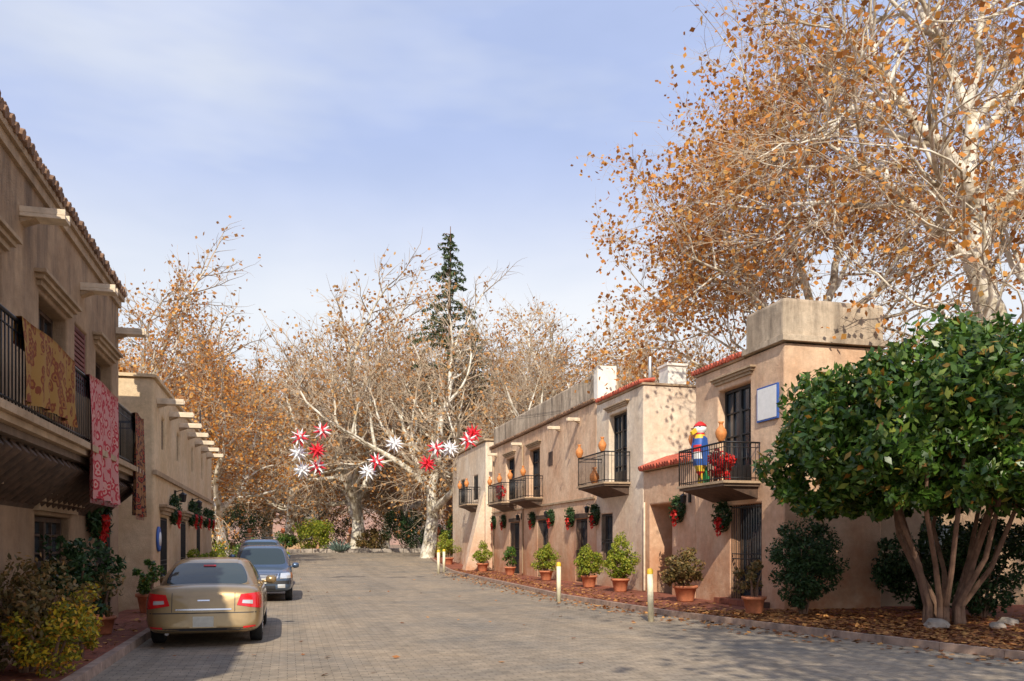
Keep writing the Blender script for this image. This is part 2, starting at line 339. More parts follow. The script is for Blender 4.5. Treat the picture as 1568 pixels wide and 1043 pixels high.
sycamore_guided('sycamore_tree',[
 ([(11.8,33,0),(11.9,33,4),(11.6,33,7.5),(11.7,33,10)],.36,.24,0,12),
 ([(11.7,33,10),(11.2,32.8,12.0),(10.5,32.6,13.6),(10.1,32.4,14.6)],.17,.06,5,8),
 ([(11.7,33,9.6),(12.6,33.2,12),(12.9,33.6,14.2),(12.6,34,15.2)],.19,.06,4,8),
 ([(11.6,33,8.4),(10.4,32.6,9.8),(9.3,32.4,11),(8.6,32.2,12.0)],.15,.06,5,8),
 ([(11.6,33,7.4),(10.2,33.6,8.3),(9.3,34,9.3)],.12,.05,5,7),
 ([(11.7,33,9.4),(13.6,33,11),(15.2,32.6,12.2)],.15,.05,4,7)],9,.26,3,.18,(11.8,33,0),n=(0,5,6,5),tip=2.4)
sycamore_guided('sycamore_tree',[
 ([(9.6,-1,0),(9.3,-.6,4),(8.8,0,7)],.36,.24,0,10),
 ([(8.8,0,7),(7.5,1.4,9.3),(6.2,2.6,11.5)],.2,.06,6,8),
 ([(8.8,0,7),(9.6,2,9),(9.8,3.5,11)],.18,.06,6,8),
 ([(8.8,0,7),(10.5,0,10),(12,.5,12.5)],.16,.05,5,8)],13,.35,3,.24,(9.6,-1,0),n=(0,5,5,5)).location=(9.8,-4.2,0)
def conifer(X,Y,H,Rm,seed):
    r=np.random.default_rng(seed); t=Tree(seed); t.tube([(0,0,0),(0,0,H*.5),(.1,0,H)],[.32,.2,.03],8,0); Ps=[]
    z=H*.35
    while z<H*.985:
        f=(H-z)/(H*.65); n=5
        for k in range(n):
            if r.random()<.15: continue
            a=r.random()*6.283; L=(Rm*min(1,f*1.5)**.8)*r.uniform(.45,1.15)+.15
            q=np.linspace(0,1,8)[:,None]; dirv=np.array([math.cos(a),math.sin(a),0])
            P=np.array([0,0,z])+dirv*q*L+np.array([0,0,1.])*(.35*q*L-.42*q*q*L)
            t.tube(P,np.linspace(.045,.012,8),3,0)
            m=int(20*L+5); u=r.random(m)**.7; side=np.array([-dirv[1],dirv[0],0])
            B=np.array([0,0,z])+dirv*(u*L)[:,None]+np.array([0,0,1.])*(.35*u*L-.42*u*u*L)[:,None]
            B=B+side*(r.normal(size=m)*.13*L*(1.05-u))[:,None]+np.array([0,0,-1.])*(r.random(m)*.22)[:,None]
            Ps.append(B)
        z+=H*.021*(0.6+f)
    P=np.concatenate(Ps); LV,LF=leafquads(P,.42,r,aspect=.32,droop=.5)
    V=np.concatenate(t.V);F=np.concatenate(t.F)
    me=npmesh('conifer_tree',np.concatenate([V,LV]),np.concatenate([F,LF+len(V)]),['bark2','lf_con'],np.r_[np.zeros(len(F)),np.ones(len(LF))])
    o=link(bpy.data.objects.new('conifer_tree',me)); o.location=(X,Y,.5); return o
conifer(-5.0,68,26.4,3.6,4); conifer(-3.2,72,20,3.0,5)
def crown(r,c,rx,ry,rz,nclump,nleaf,size,cr=.35,aspect=.5,inner=.35,flatb=False):
    Ps=[];Os=[]
    d=r.normal(size=(nclump,3)); d/=np.linalg.norm(d,axis=1)[:,None]
    if flatb: d[:,2]=np.where(d[:,2]<-.55,-.55*r.random(nclump),d[:,2])
    rad=r.uniform(.62,.95,nclump); rad[:int(nclump*inner)]*=r.uniform(.3,.8,int(nclump*inner))
    C=d*rad[:,None]*np.array([rx,ry,rz]); per=nleaf//nclump
    for i in range(nclump):
        e=r.normal(size=(per,3)); e/=np.linalg.norm(e,axis=1)[:,None]; q=r.uniform(.5,1,per)[:,None]
        k=cr*r.uniform(.6,1.25)*min(rx,ry,rz)
        Ps.append(C[i]+e*q*k); Os.append(e*.6+d[i]*.5)
    P=np.concatenate(Ps)+np.array(c); return leafquads(P,size,r,np.concatenate(Os),aspect)
def shrub(name,loc,rx,ry,rz,n,size,mt,seed=1,stems=5,zc=None,cr=.35,parent=None,clumps=None,aspect=.5,cone=False):
    r=np.random.default_rng(seed); zc=rz if zc is None else zc
    V,F=crown(r,(0,0,zc),rx,ry,rz,clumps or max(14,n//90),n,size,cr,aspect)
    if cone:
        k=np.clip((V[:,2]-zc)/rz,-1,1); V[:,0]*=(1-.35*k);V[:,1]*=(1-.35*k)
    t=Tree(seed)
    for i in range(stems):
        a=i*6.283/stems+r.random(); e=np.array([math.cos(a)*rx*.5,math.sin(a)*ry*.5,zc+rz*.3])
        t.tube([(math.cos(a)*.06,math.sin(a)*.06,0),e*np.array([.45,.45,.5]),e],[.03,.022,.01],5,0)
    TV=np.concatenate(t.V);TF=np.concatenate(t.F)
    me=npmesh(name,np.concatenate([TV,V]),np.concatenate([TF,F+len(TV)]),['bark2',mt],np.r_[np.zeros(len(TF)),np.ones(len(F))])
    o=link(bpy.data.objects.new(name,me)); o.location=loc
    if parent: o.parent=parent
    return o
def evergreen():
    r=np.random.default_rng(11); t=Tree(11); parts=[]
    for (c,a,b2,h,nc,nl) in [((0.3,0.2,3.7),2.9,2.6,2.0,120,25000),((-1.35,-.1,3.3),2.1,2.0,1.6,65,13000),((2.0,.1,3.3),2.6,2.0,1.8,70,13000),((.3,.3,4.7),1.9,1.7,1.1,40,7000),
        ((-2.0,-.3,2.5),1.3,1.3,.75,28,5000),((.2,-1.5,2.7),1.9,1.1,.9,34,6000),((2.6,-1.0,2.3),1.8,1.3,1.0,36,6500),((3.6,.2,1.7),1.2,1.3,1.0,26,4500),((-.6,1.2,2.5),1.9,.9,.7,26,4500)]:
        parts.append(crown(r,c,a,b2,h,nc,nl,.20,.30,.45,.25,True))
    for i in range(13):
        a=i*6.283/13+r.random()*.4; R=r.uniform(.7,2.0); e=np.array([math.cos(a)*R,math.sin(a)*R,r.uniform(2.5,3.6)])
        b0=np.array([math.cos(a)*.30,math.sin(a)*.24,-.05]); mid=np.array([math.cos(a)*(.30+R*.25),math.sin(a)*(.24+R*.25),1.1])+r.normal(size=3)*.09
        t.tube([b0*1.1,b0*1.05+np.array([0,0,.4]),mid,(mid+e)/2+r.normal(size=3)*.12,e],[.068,.056,.047,.04,.02],8,0)
    TV=np.concatenate(t.V);TF=np.concatenate(t.F);V=[TV];F=[TF];o=len(TV)
    for v,f in parts: V.append(v);F.append(f+o);o+=len(v)
    nf=sum(len(f) for v,f in parts)
    me=npmesh('broadleaf_evergreen_tree',np.concatenate(V),np.concatenate(F),['bark2','lf_gr'],np.r_[np.zeros(len(TF)),np.ones(nf)])
    ob=link(bpy.data.objects.new('broadleaf_evergreen_tree',me)); ob.location=(8.2,16.2,.12)
evergreen()
# ---------------------------------------------------------------- ground, road
def sheet(name,left,right,s0,s1,zoff,mt,step=2.0):
    ss=np.arange(s0,s1+.01,step); V=[];F=[]
    for s_ in ss:
        a,b2=left(s_),right(s_)
        for k in range(5):
            t_=a+(b2-a)*k/4; V.append((t_,s_,g(s_)+zoff))
    for i in range(len(ss)-1):
        for k in range(4): q=i*5+k; F.append((q,q+1,q+6,q+5))
    me=npmesh(name,V,F,[mt]); o=link(bpy.data.objects.new(name,me)); o.rotation_euler=(0,0,TH); return o
xs=np.unique(np.r_[np.linspace(-900,-60,8),np.linspace(-60,60,25),np.linspace(60,900,8)]); ys=np.unique(np.r_[np.linspace(-600,-20,6),np.linspace(-20,140,81),np.linspace(140,1500,9)])
V=[(x,y,g(y)) for y in ys for x in xs]; nx=len(xs)
F=[(j*nx+i,j*nx+i+1,(j+1)*nx+i+1,(j+1)*nx+i) for j in range(len(ys)-1) for i in range(nx-1)]
o=link(bpy.data.objects.new('ground',npmesh('ground',V,F,['ground']))); o.rotation_euler=(0,0,TH)
ks=[-20,2,8,10,14,18,24,48,60,74]; kt=[13,12.5,10.6,9.9,9.0,8.3,7.9,8.9,9.8,13]
kr=lambda s_: float(np.interp(s_,ks,kt)); kl=lambda s_: -2.3 if s_<46 else -2.3-(s_-46)*.12
sheet('road',kl,kr,-20,74,.004,'road')
sheet('pavement',lambda s_:-3.6,lambda s_:kl(s_)-.14,-20,46,.12,'brick')
sheet('pavement',lambda s_:kr(s_)+.14,lambda s_:11.3 if s_>17 else 30,-20,60,.12,'brick')
def kerb(name,f,sgn,s0,s1):
    mb=MB(); ss=np.arange(s0,s1+.01,1.0)
    for a,b2 in zip(ss[:-1],ss[1:]):
        x0,x1=f(a),f(b2); w=.14*sgn
        v=[(x0,a+.006,g(a)-.02),(x0+w,a+.006,g(a)-.02),(x1+w,b2-.006,g(b2)-.02),(x1,b2-.006,g(b2)-.02),(x0+.01*sgn,a+.006,g(a)+.125),(x0+w,a+.006,g(a)+.125),(x1+w,b2-.006,g(b2)+.125),(x1+.01*sgn,b2-.006,g(b2)+.125)]
        mb.add(v,[(0,1,2,3),(4,5,6,7),(0,1,5,4),(1,2,6,5),(2,3,7,6),(3,0,4,7)],'kerb')
    e=mb.obj(name); e.rotation_euler=(0,0,TH); return e
kerb('kerb',kl,-1,-10,46); kerb('kerb',kr,1,-10,60)
mb=MB(); 
for k in range(40):
    x=-16+k*.95; mb.box(x,x+.92,73.2+random.uniform(-.03,.03),73.6,.8,1.18+random.uniform(-.03,.04),'stone')
e=mb.obj('low_stone_wall',bevel=.04); e.rotation_euler=(0,0,TH)
r=np.random.default_rng(2); P=[]
for _ in range(13000):
    u=r.random()
    if u<.66: s_=r.uniform(9,17.5); t_=kr(s_)+.1+abs(r.normal())*2.4; z=.127
    elif u<.86: s_=r.uniform(16,48); t_=min(kr(s_)+.2+abs(r.normal())*.9,10.9); z=g(s_)+.127
    elif u<.96: s_=r.uniform(9,46); t_=kr(s_)-abs(r.normal())*.5; z=g(s_)+.012
    elif u<.966: s_=r.uniform(9,40); t_=r.uniform(-2,kr(s_)); z=g(s_)+.012
    else: s_=r.uniform(8,30); t_=-2.5-r.random()*.8; z=.127
    P.append((t_,s_,z+r.random()*.02))
V,F=leafquads(np.array(P),.105,r,aspect=.8,flat=True)
o=link(bpy.data.objects.new('leaf_litter',npmesh('leaf_litter',V,F,['lf_lit']))); o.rotation_euler=(0,0,TH)
def rock(X,Y,k,seed):
    rg=random.Random(seed); bm=bmesh.new(); bmesh.ops.create_icosphere(bm,subdivisions=2,radius=k)
    for v in bm.verts: v.co=Vector((v.co.x*1.3,v.co.y,v.co.z*.7))*(1+rg.uniform(-.14,.14))
    me=bpy.data.meshes.new('rock'); bm.to_mesh(me); bm.free(); me.materials.append(M['stone']); o=link(bpy.data.objects.new('rock',me)); o.location=(X,Y,.12+k*.35)
rock(7.65,15.4,.17,1); rock(8.7,15.3,.12,2); rock(9.3,16.0,.14,3)
def hill(name,cx,cy,w,d,h,seed):
    rng=np.random.default_rng(seed); n=60; V=[];F=[]; ph=rng.random(12)*6.28
    for j in range(n+1):
        for i in range(n+1):
            u=i/n*2-1; v=j/n*2-1; b0=max(0,1-u*u)*max(0,1-v*v)
            z=h*b0**.8*(1+.25*math.sin(u*5+ph[0])+.14*math.sin(u*11+v*6+ph[1])+.08*math.sin(u*23+ph[2])+.06*math.sin(v*19+u*31+ph[3]))
            V.append((cx+u*w,cy+v*d,z-3))
    for j in range(n):
        for i in range(n): q=j*(n+1)+i; F.append((q,q+1,q+n+2,q+n+1))
    link(bpy.data.objects.new(name,npmesh(name,V,F,['hill'],None,np.ones(len(F)))))
hill('hill',-120,620,260,160,88,1); hill('hill',170,760,330,160,70,2); hill('hill',-420,700,260,200,90,4)
# ---------------------------------------------------------------- building tools
def block(name,tf,tb,s0,s1,z0,z1,ops,mt,parent,bevel=.035):
    dr=1 if tb>tf else -1; ys=sorted({s0,s1,*[o_[0] for o_ in ops],*[o_[1] for o_ in ops]}); zs=sorted({z0,z1,*[o_[2] for o_ in ops],*[o_[3] for o_ in ops]})
    bm=bmesh.new(); cache={}
    def vt(x,y,z):
        k=(round(x,4),round(y,4),round(z,4))
        if k not in cache: cache[k]=bm.verts.new(k)
        return cache[k]
    def q(*p):
        try: bm.faces.new([vt(*a) for a in p])
        except ValueError: pass
    def inop(i,j):
        if i<0 or j<0 or i>=len(ys)-1 or j>=len(zs)-1: return None
        y=(ys[i]+ys[i+1])/2;z=(zs[j]+zs[j+1])/2
        for o_ in ops:
            if o_[0]<y<o_[1] and o_[2]<z<o_[3]: return o_
        return None
    for i in range(len(ys)-1):
        for j in range(len(zs)-1):
            a,b2,c,d=ys[i],ys[i+1],zs[j],zs[j+1]; o_=inop(i,j)
            if o_ is None: q((tf,a,c),(tf,b2,c),(tf,b2,d),(tf,a,d)); continue
            x=tf+dr*o_[4]; q((x,a,c),(x,b2,c),(x,b2,d),(x,a,d))
            if inop(i-1,j) is not o_: q((tf,a,c),(x,a,c),(x,a,d),(tf,a,d))
            if inop(i+1,j) is not o_: q((tf,b2,c),(x,b2,c),(x,b2,d),(tf,b2,d))
            if inop(i,j-1) is not o_: q((tf,a,c),(tf,b2,c),(x,b2,c),(x,a,c))
            if inop(i,j+1) is not o_: q((tf,a,d),(tf,b2,d),(x,b2,d),(x,a,d))
    for j in range(len(zs)-1):
        for y in(s0,s1): q((tf,y,zs[j]),(tb,y,zs[j]),(tb,y,zs[j+1]),(tf,y,zs[j+1]))
    for i in range(len(ys)-1):
        q((tf,ys[i],z1),(tf,ys[i+1],z1),(tb,ys[i+1],z1),(tb,ys[i],z1))
        for j in range(len(zs)-1): q((tb,ys[i],zs[j]),(tb,ys[i+1],zs[j]),(tb,ys[i+1],zs[j+1]),(tb,ys[i],zs[j+1]))
    bmesh.ops.recalc_face_normals(bm,faces=bm.faces)
    me=bpy.data.meshes.new(name); bm.to_mesh(me); bm.free(); me.materials.append(M[mt])
    o=link(bpy.data.objects.new(name,me)); o.parent=parent
    b=o.modifiers.new('b','BEVEL'); b.width=bevel; b.segments=3; b.limit_method='ANGLE'; b.angle_limit=math.radians(40)
    return o
def fillop(mb,tf,dr,o_,style,frame='wood'):
    a,b2,c,d,dep=o_[:5]; x=tf+dr*(dep-.015); xf=tf+dr*(dep-.09)
    def fb(y0,y1,z0,z1,m=frame,pr=0): mb.box(x-dr*.002,xf-dr*pr,y0,y1,z0,z1,m)
    e=.012; a+=e;b2-=e;c+=e;d-=e
    mb.box(x,x-dr*.01,a,b2,c,d,'glass' if style!='dark' else 'dark')
    if style=='dark': return
    w=.07
    fb(a,a+w,c,d);fb(b2-w,b2,c,d);fb(a+w,b2-w,d-w,d);fb(a+w,b2-w,c,c+w)
    if style=='pane':
        m_=(a+b2)/2; fb(m_-.05,m_+.05,c+w,d-w)
        n=4
        for k in range(1,n):
            z=c+(d-c)*k/n; fb(a+w,m_-.05,z-.018,z+.018,pr=-.02); fb(m_+.05,b2-w,z-.018,z+.018,pr=-.02)
        fb(a+w,m_-.05,c+w,c+w+.35,pr=-.01); fb(m_+.05,b2-w,c+w,c+w+.35,pr=-.01)
        for cc in ((a+m_)/2,(b2+m_)/2): fb(cc-.014,cc+.014,c+w+.35,d-w,pr=-.025)
    if style=='iron':
        n=int((b2-a)/.11)
        for k in range(n+1):
            y=a+(b2-a)*k/n; mb.cyl((tf+dr*.03,y,c),(tf+dr*.03,y,d),.011,'iron',5)
        for z in (c+.05,c+(d-c)*.45,c+(d-c)*.5,d-.05): mb.box(tf+dr*.02,tf+dr*.04,a,b2,z-.014,z+.014,'iron')
    if style=='shutter':
        n=int((d-c)/.08)
        for k in range(n): z=c+(d-c)*k/n; mb.box(x-dr*.01,xf,a+w,b2-w,z+.01,z+.065,frame)
def moulding(mb,tf,dr,a,b2,z,m='trim',big=1.0):
    mb.box(tf+dr*.02,tf-dr*.07*big,a-.12,b2+.12,z,z+.09*big,m)
    mb.box(tf+dr*.02,tf-dr*.13*big,a-.2,b2+.2,z+.092*big,z+.17*big,m)
    mb.box(tf+dr*.02,tf-dr*.19*big,a-.27,b2+.27,z+.172*big,z+.235*big,m)
def railing(mb,tf,to,a,b2,z0,z1,ends=(True,True)):
    def run(p,q):
        L=(Vector(q)-Vector(p)).length; n=max(2,int(L/.115))
        for k in range(n+1):
            x=p[0]+(q[0]-p[0])*k/n;y=p[1]+(q[1]-p[1])*k/n; mb.cyl((x,y,z0),(x,y,z1),.009 if k not in(0,n) else .018,'iron',5)
        mb.cyl((p[0],p[1],z1),(q[0],q[1],z1),.024,'iron',6); mb.cyl((p[0],p[1],z0+.07),(q[0],q[1],z0+.07),.014,'iron',5)
        mb.cyl((p[0],p[1],z1-.12),(q[0],q[1],z1-.12),.011,'iron',5)
    run((to,a),(to,b2))
    if ends[0]: run((tf,a),(to,a))
    if ends[1]: run((tf,b2),(to,b2))
def balcony(parent,tf,to,a,b2,z,h=1.0):
    dr=1 if tf>to else -1; mb=MB()
    mb.box(tf,to-dr*.05,a-.06,b2+.06,z-.06,z,'trim'); mb.box(tf,to,a,b2,z-.13,z-.062,'slab')
    mb.prism([(tf,z-.42),(tf,z-.132),(to+dr*.05,z-.132),(to+dr*.35,z-.22)],'y',a+.08,b2-.08,'wood')
    railing(mb,tf,to,a,b2,z,z+h); return mb.obj('balcony',parent)
def canale(mb,tf,dr,s_,z,L=.6,w=.14):
    y0,y1=s_-w,s_+w; xo=tf-dr*L
    mb.box(tf,xo,y0,y1,z-.05,z,'canale'); mb.box(tf,xo,y0,y0+.045,z+.001,z+.08,'canale'); mb.box(tf,xo,y1-.045,y1,z+.001,z+.08,'canale')
    mb.prism([(tf,z-.13),(tf,z-.052),(tf-dr*L*.35,z-.052)],'y',y0+.03,y1-.03,'trim')
def tiles_cap(mb,t0,t1,a,b2,z0,z1,m,r=.085,sp=.19):
    n=int((b2-a)/sp)
    for k in range(n):
        y=a+(k+.5)*(b2-a)/n; j=random.uniform(-.02,.02)
        mb.cyl((t0+j,y,z0+random.uniform(-.008,.008)),(t1,y,z1),r,m,7,sm=True)
# ---------------------------------------------------------------- LEFT building 1
B1=empty('stucco_building',rot=TH); tf=-3.4; dr=-1
ops1=[(5.2,7.0,3.06,5.2,.3),(9.9,11.75,3.06,5.2,.3),(13.4,15.0,3.06,5.2,.3),(17.1,18.6,3.06,5.2,.3),(15.5,16.4,4.2,5.3,.12),
      (9.0,10.8,.95,2.05,.3),(13.2,15.2,.95,2.05,.22),(17.1,18.5,.14,2.25,.3)]
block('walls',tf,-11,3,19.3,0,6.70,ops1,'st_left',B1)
mb=MB()
for o_ in ops1[:4]: fillop(mb,tf,dr,o_,'pane'); moulding(mb,tf,dr,o_[0],o_[1],o_[3]+.08,big=.85)
fillop(mb,tf,dr,ops1[4],'shutter','redwood')
for o_ in ops1[5:7]: fillop(mb,tf,dr,o_,'pane','wood'); moulding(mb,tf,dr,o_[0],o_[1],o_[3]+.06,'trim',1.3); mb.box(tf,tf+.1,o_[0]-.15,o_[1]+.15,o_[2]-.12,o_[2]-.005,'trim')
fillop(mb,tf,dr,ops1[7],'iron')
for s_ in (6.0,9.3,12.6,16.0,19.1): canale(mb,tf,dr,s_,6.0,.55)
mb.box(tf-.05,tf+.05,3,19.32,6.55,6.698,'trim'); mb.box(tf-.3,tf+.10,2.95,19.4,6.702,6.80,'trim')
tiles_cap(mb,tf+.15,tf-.6,2.95,19.42,6.84,7.02,'tilebr',.075,.2)
tiles_cap(mb,tf+.08,tf-.5,3.05,19.5,6.93,7.08,'tilebr',.07,.2)
mb.box(tf,-2.62,5,17.6,2.94,3.03,'trim'); mb.box(tf,-2.68,5.05,17.55,2.86,2.938,'trim'); mb.box(tf,-2.76,5.1,17.5,2.77,2.858,'slab')
mb.prism([(tf,2.12),(tf,2.768),(-2.86,2.768),(-2.94,2.62),(-3.12,2.46),(-3.28,2.3)],'y',5.2,17.42,'wood')
k=5.25
while k<17.3:
    mb.cyl((-2.80,k+.1,2.70),(-3.36,k+.1,2.22),.085,'wood',8); k+=.30
mb.obj('facade_details',B1,bevel=.008)
mb=MB(); railing(mb,tf,-2.7,5.05,17.5,3.03,3.95); mb.obj('balcony_railing',B1)
def rug(name,t,a,b2,z0,z1,mt,seed):
    n=36;m=16;V=[];F=[]
    for j in range(m+1):
        for i in range(n+1):
            u=i/n;v=j/m; y=a+(b2-a)*u+.02*math.sin(v*6); z=z1-(z1-z0)*v-.02*math.sin(u*7+seed)
            V.append((t+.035+.045*math.sin(u*19+seed)*v+.03*math.sin(u*41+v*3)*v,y,z))
    for j in range(m):
        for i in range(n): q=j*(n+1)+i;F.append((q,q+1,q+n+2,q+n+1))
    o0=len(V)
    for i in range(n+1):
        u=i/n; V.append((t-.04,a+(b2-a)*u,z1-.02)); V.append((t-.05,a+(b2-a)*u,z1-.3))
    for i in range(n): F.append((i,i+1,o0+2*(i+1),o0+2*i)); F.append((o0+2*i,o0+2*i+2,o0+2*i+3,o0+2*i+1))
    for i in range(0,n,1):
        y=a+(b2-a)*(i+.3)/n; V+= [(t+.04,y,z0),(t+.04,y+.02,z0),(t+.04,y+.02,z0-.07),(t+.04,y,z0-.07)]; q=len(V)-4; F.append((q,q+1,q+2,q+3))
    o=link(bpy.data.objects.new(name,npmesh(name,V,F,[mt],None,np.ones(len(F))))); o.rotation_euler=(0,0,TH)
rug('hanging_rug',-2.67,9.75,12.0,3.15,4.0,'rug1',1); rug('hanging_rug',-2.67,12.85,14.9,2.28,4.0,'rug2',2); rug('hanging_rug',-2.67,16.5,17.45,2.15,4.0,'rug3',3)
# ---------------------------------------------------------------- LEFT building 2
B2=empty('stucco_building',rot=TH); tf=-3.0
ops2=[(22.6,23.2,4.0,4.75,.15),(25.6,26.2,4.0,4.75,.15),(29.4,30.0,4.0,4.75,.15),(32.6,33.2,4.0,4.75,.15),(22.4,23.7,.14,2.3,.3),(26.5,27.9,.14,2.3,.3),(31,32.4,.14,2.3,.3)]
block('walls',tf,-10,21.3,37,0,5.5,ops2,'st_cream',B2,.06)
mb=MB()
for o_ in ops2[:4]: fillop(mb,tf,dr,o_,'shutter','wood')
for o_ in ops2[4:]: fillop(mb,tf,dr,o_,'iron'); moulding(mb,tf,dr,o_[0],o_[1],o_[3]+.06)
for k in range(7): canale(mb,tf,dr,21.9+k*2.15,5.02,.6)
mb.box(tf-.02,tf+.07,21.25,37.05,3.25,3.36,'trim'); mb.box(tf-6.9,tf+.06,21.24,37.05,5.502,5.58,'st_cream')
mb.cyl((tf-.4,36.5,5.5),(tf-.4,36.5,7.0),.03,'iron')
mb.obj('facade_details',B2,bevel=.01)
# ---------------------------------------------------------------- RIGHT buildings
R=empty('adobe_row_building',rot=TH); tf=11.0; dr=1
opA=[(18.8,20.4,3.2,5.65,.28),(18.3,19.75,.14,2.62,.35)]
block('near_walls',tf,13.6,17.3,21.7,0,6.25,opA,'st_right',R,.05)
block('near_parapet',tf-.05,13.65,17.25,18.95,6.42,7.28,[],'st_par',R,.09)
mb=MB(); mb.box(tf-.11,13.72,17.18,19.01,6.28,6.418,'st_par')
fillop(mb,tf,dr,opA[0],'pane','iron'); fillop(mb,tf,dr,opA[1],'iron')
moulding(mb,tf,dr,18.8,20.4,5.8,big=.8)
mb.box(tf-.04,tf+.3,19.03,21.75,6.252,6.34,'trim'); tiles_cap(mb,tf-.12,tf+.5,19.05,21.78,6.36,6.46,'tile',.07,.16)
mb.box(tf-.35,tf-.002,17.9,20.0,.125,.26,'brick')
mb.obj('near_details',R,bevel=.01)
opG=[(23.2,24.8,.0,2.85,.9)]
block('link_walls',tf,15.9,21.7,25.28,0,3.92,opG,'st_right',R,.05)
mb=MB(); fillop(mb,tf,dr,opG[0],'dark'); mb.prism([(tf-.12,3.93),(tf-.12,4.0),(tf+.8,4.34),(tf+.8,3.93)],'y',21.72,25.26,'trim')
tiles_cap(mb,tf-.22,tf+.8,21.72,25.26,4.0,4.38,'tile',.085,.19)
mb.cyl((tf-.05,25.1,.15),(tf-.05,25.1,2.95),.035,'canale',8)
mb.obj('link_details',R,bevel=.006)
opB=[(26.7,28.3,3.72,6.15,.28),(28.0,29.1,.85,2.7,.25)]
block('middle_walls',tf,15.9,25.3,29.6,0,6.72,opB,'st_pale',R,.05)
mb=MB(); fillop(mb,tf,dr,opB[0],'pane','iron'); fillop(mb,tf,dr,opB[1],'iron'); moulding(mb,tf,dr,26.7,28.3,6.28,big=.7)
mb.box(tf-.05,15.95,25.25,29.33,6.722,6.79,'trim'); tiles_cap(mb,tf-.14,tf+.42,25.3,29.33,6.83,6.93,'tile',.07,.16)
mb.box(12.0,12.65,25.6,26.3,6.79,7.45,'white'); mb.box(11.95,12.7,25.55,26.35,7.452,7.53,'white'); mb.cyl((11.5,25.9,6.8),(11.5,25.9,7.75),.06,'rim')
mb.obj('middle_details',R,bevel=.02)
opC=[(36.9,38.6,3.72,6.0,.28),(41.3,43.0,3.72,6.0,.28),(30.6,31.9,.14,2.6,.3),(35.6,37.2,.14,2.7,.35),(40.4,42.2,.14,2.7,.35)]
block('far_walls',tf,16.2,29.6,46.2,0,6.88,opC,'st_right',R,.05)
block('far_parapet',tf+.06,12.0,29.78,46.1,6.98,8.0,[],'st_par',R,.1)
mb=MB()
for o_ in opC[:2]: fillop(mb,tf,dr,o_,'pane','iron'); moulding(mb,tf,dr,o_[0],o_[1],o_[3]+.1,big=.8)
for o_ in opC[2:]: fillop(mb,tf,dr,o_,'iron'); mb.box(tf+.02,tf-.04,o_[0]-.15,o_[1]+.15,o_[3]+.02,o_[3]+.2,'wood')
mb.box(tf-.1,12.1,29.6,46.25,6.882,6.978,'tilebr'); tiles_cap(mb,tf-.16,tf+.05,29.62,46.2,6.95,7.0,'tilebr',.05,.22)
mb.box(tf-.04,11.7,29.35,29.75,6.9,8.15,'white')
mb.box(tf-.02,tf+.05,34.9,35.5,5.0,5.6,'wood')
mb.box(tf-.07,tf+.02,29.7,46,3.3,3.38,'trim')
for s_ in (31.5,34,40,45): canale(mb,tf,dr,s_,6.45,.5,.1)
for s_ in (39.6,45.6): mb.cyl((tf-.05,s_,.2),(tf-.05,s_,6.4),.04,'trim')
mb.obj('far_details',R,bevel=.015)
opD=[(48.2,49.4,4.2,5.6,.2),(52.0,53.2,4.2,5.6,.2),(48.5,49.9,.2,2.6,.3)]
block('end_walls',tf-.35,16,46.2,56,0,7.35,opD,'st_pale',R,.08)
mb=MB()
for o_ in opD: fillop(mb,tf-.35,dr,o_,'iron')
mb.box(tf-.45,16.1,46.1,56.1,7.352,7.45,'trim'); mb.prism([(tf-1.5,0),(tf-.36,0),(tf-.36,4.6)],'y',46.4,47.3,'st_pale')
mb.obj('end_details',R,bevel=.03)
balcony(R,11.0,10.05,18.35,20.75,3.15,.92); balcony(R,11.0,10.1,26.4,29.0,3.68,1.0); balcony(R,11.0,10.2,36.4,39.2,3.7,.95); balcony(R,11.0,10.2,40.8,43.6,3.7,.95); balcony(R,10.65,9.9,47.6,50,3.9,.95)
Gw=empty('garden_wall',rot=TH)
mb=MB(); mb.box(13.62,27,17.9,18.3,0,3.3,'st_left'); mb.box(13.6,27,17.82,18.38,3.302,3.42,'trim')
mb.box(15.2,16.3,17.87,17.91,.95,2.1,'iron'); mb.box(15.28,16.22,17.855,17.869,1.03,2.02,'glass'); mb.obj('wall',Gw,bevel=.04)
def placed(mb,name,s_,t_,z,rot=0,**k):
    o=mb.obj(name,**k); o.location=W(s_,t_,z); o.rotation_euler=(0,0,TH+rot); return o
mb=MB(); mb.box(-.05,0,-.45,.45,0,.82,'blue'); mb.box(-.056,-.0505,-.41,.41,.04,.78,'sign'); placed(mb,'wall_sign',17.95,10.995,4.55,bevel=.004)
mb=MB(); mb.lathe((0,0,0),[(0,.0),(.3,0),(.3,.04),(.25,.05),(0,.05)],'blue',20,'x'); mb.lathe((0,0,0),[(0,.06),(.17,.06),(.17,.045)],'sign',20,'x'); placed(mb,'round_wall_sign',21.9,-2.995,1.75)
for (s_,t_) in [(16.6,7.39),(22.8,7.36),(47.3,8.5),(45.6,7.9)]:
    mb=MB(); mb.cyl((0,0,0),(0,0,1.0),.062,'postw',14); mb.lathe((0,0,0),[(.064,1.0),(.066,1.07),(.05,1.11),(.0,1.125)],'yellow',14)
    o=placed(mb,'bollard',s_,t_,g(s_)+.004); o.rotation_euler=(random.uniform(-.02,.02),random.uniform(-.02,.02),0)
    if s_>45: o.scale=(1.2,1.2,1.15)
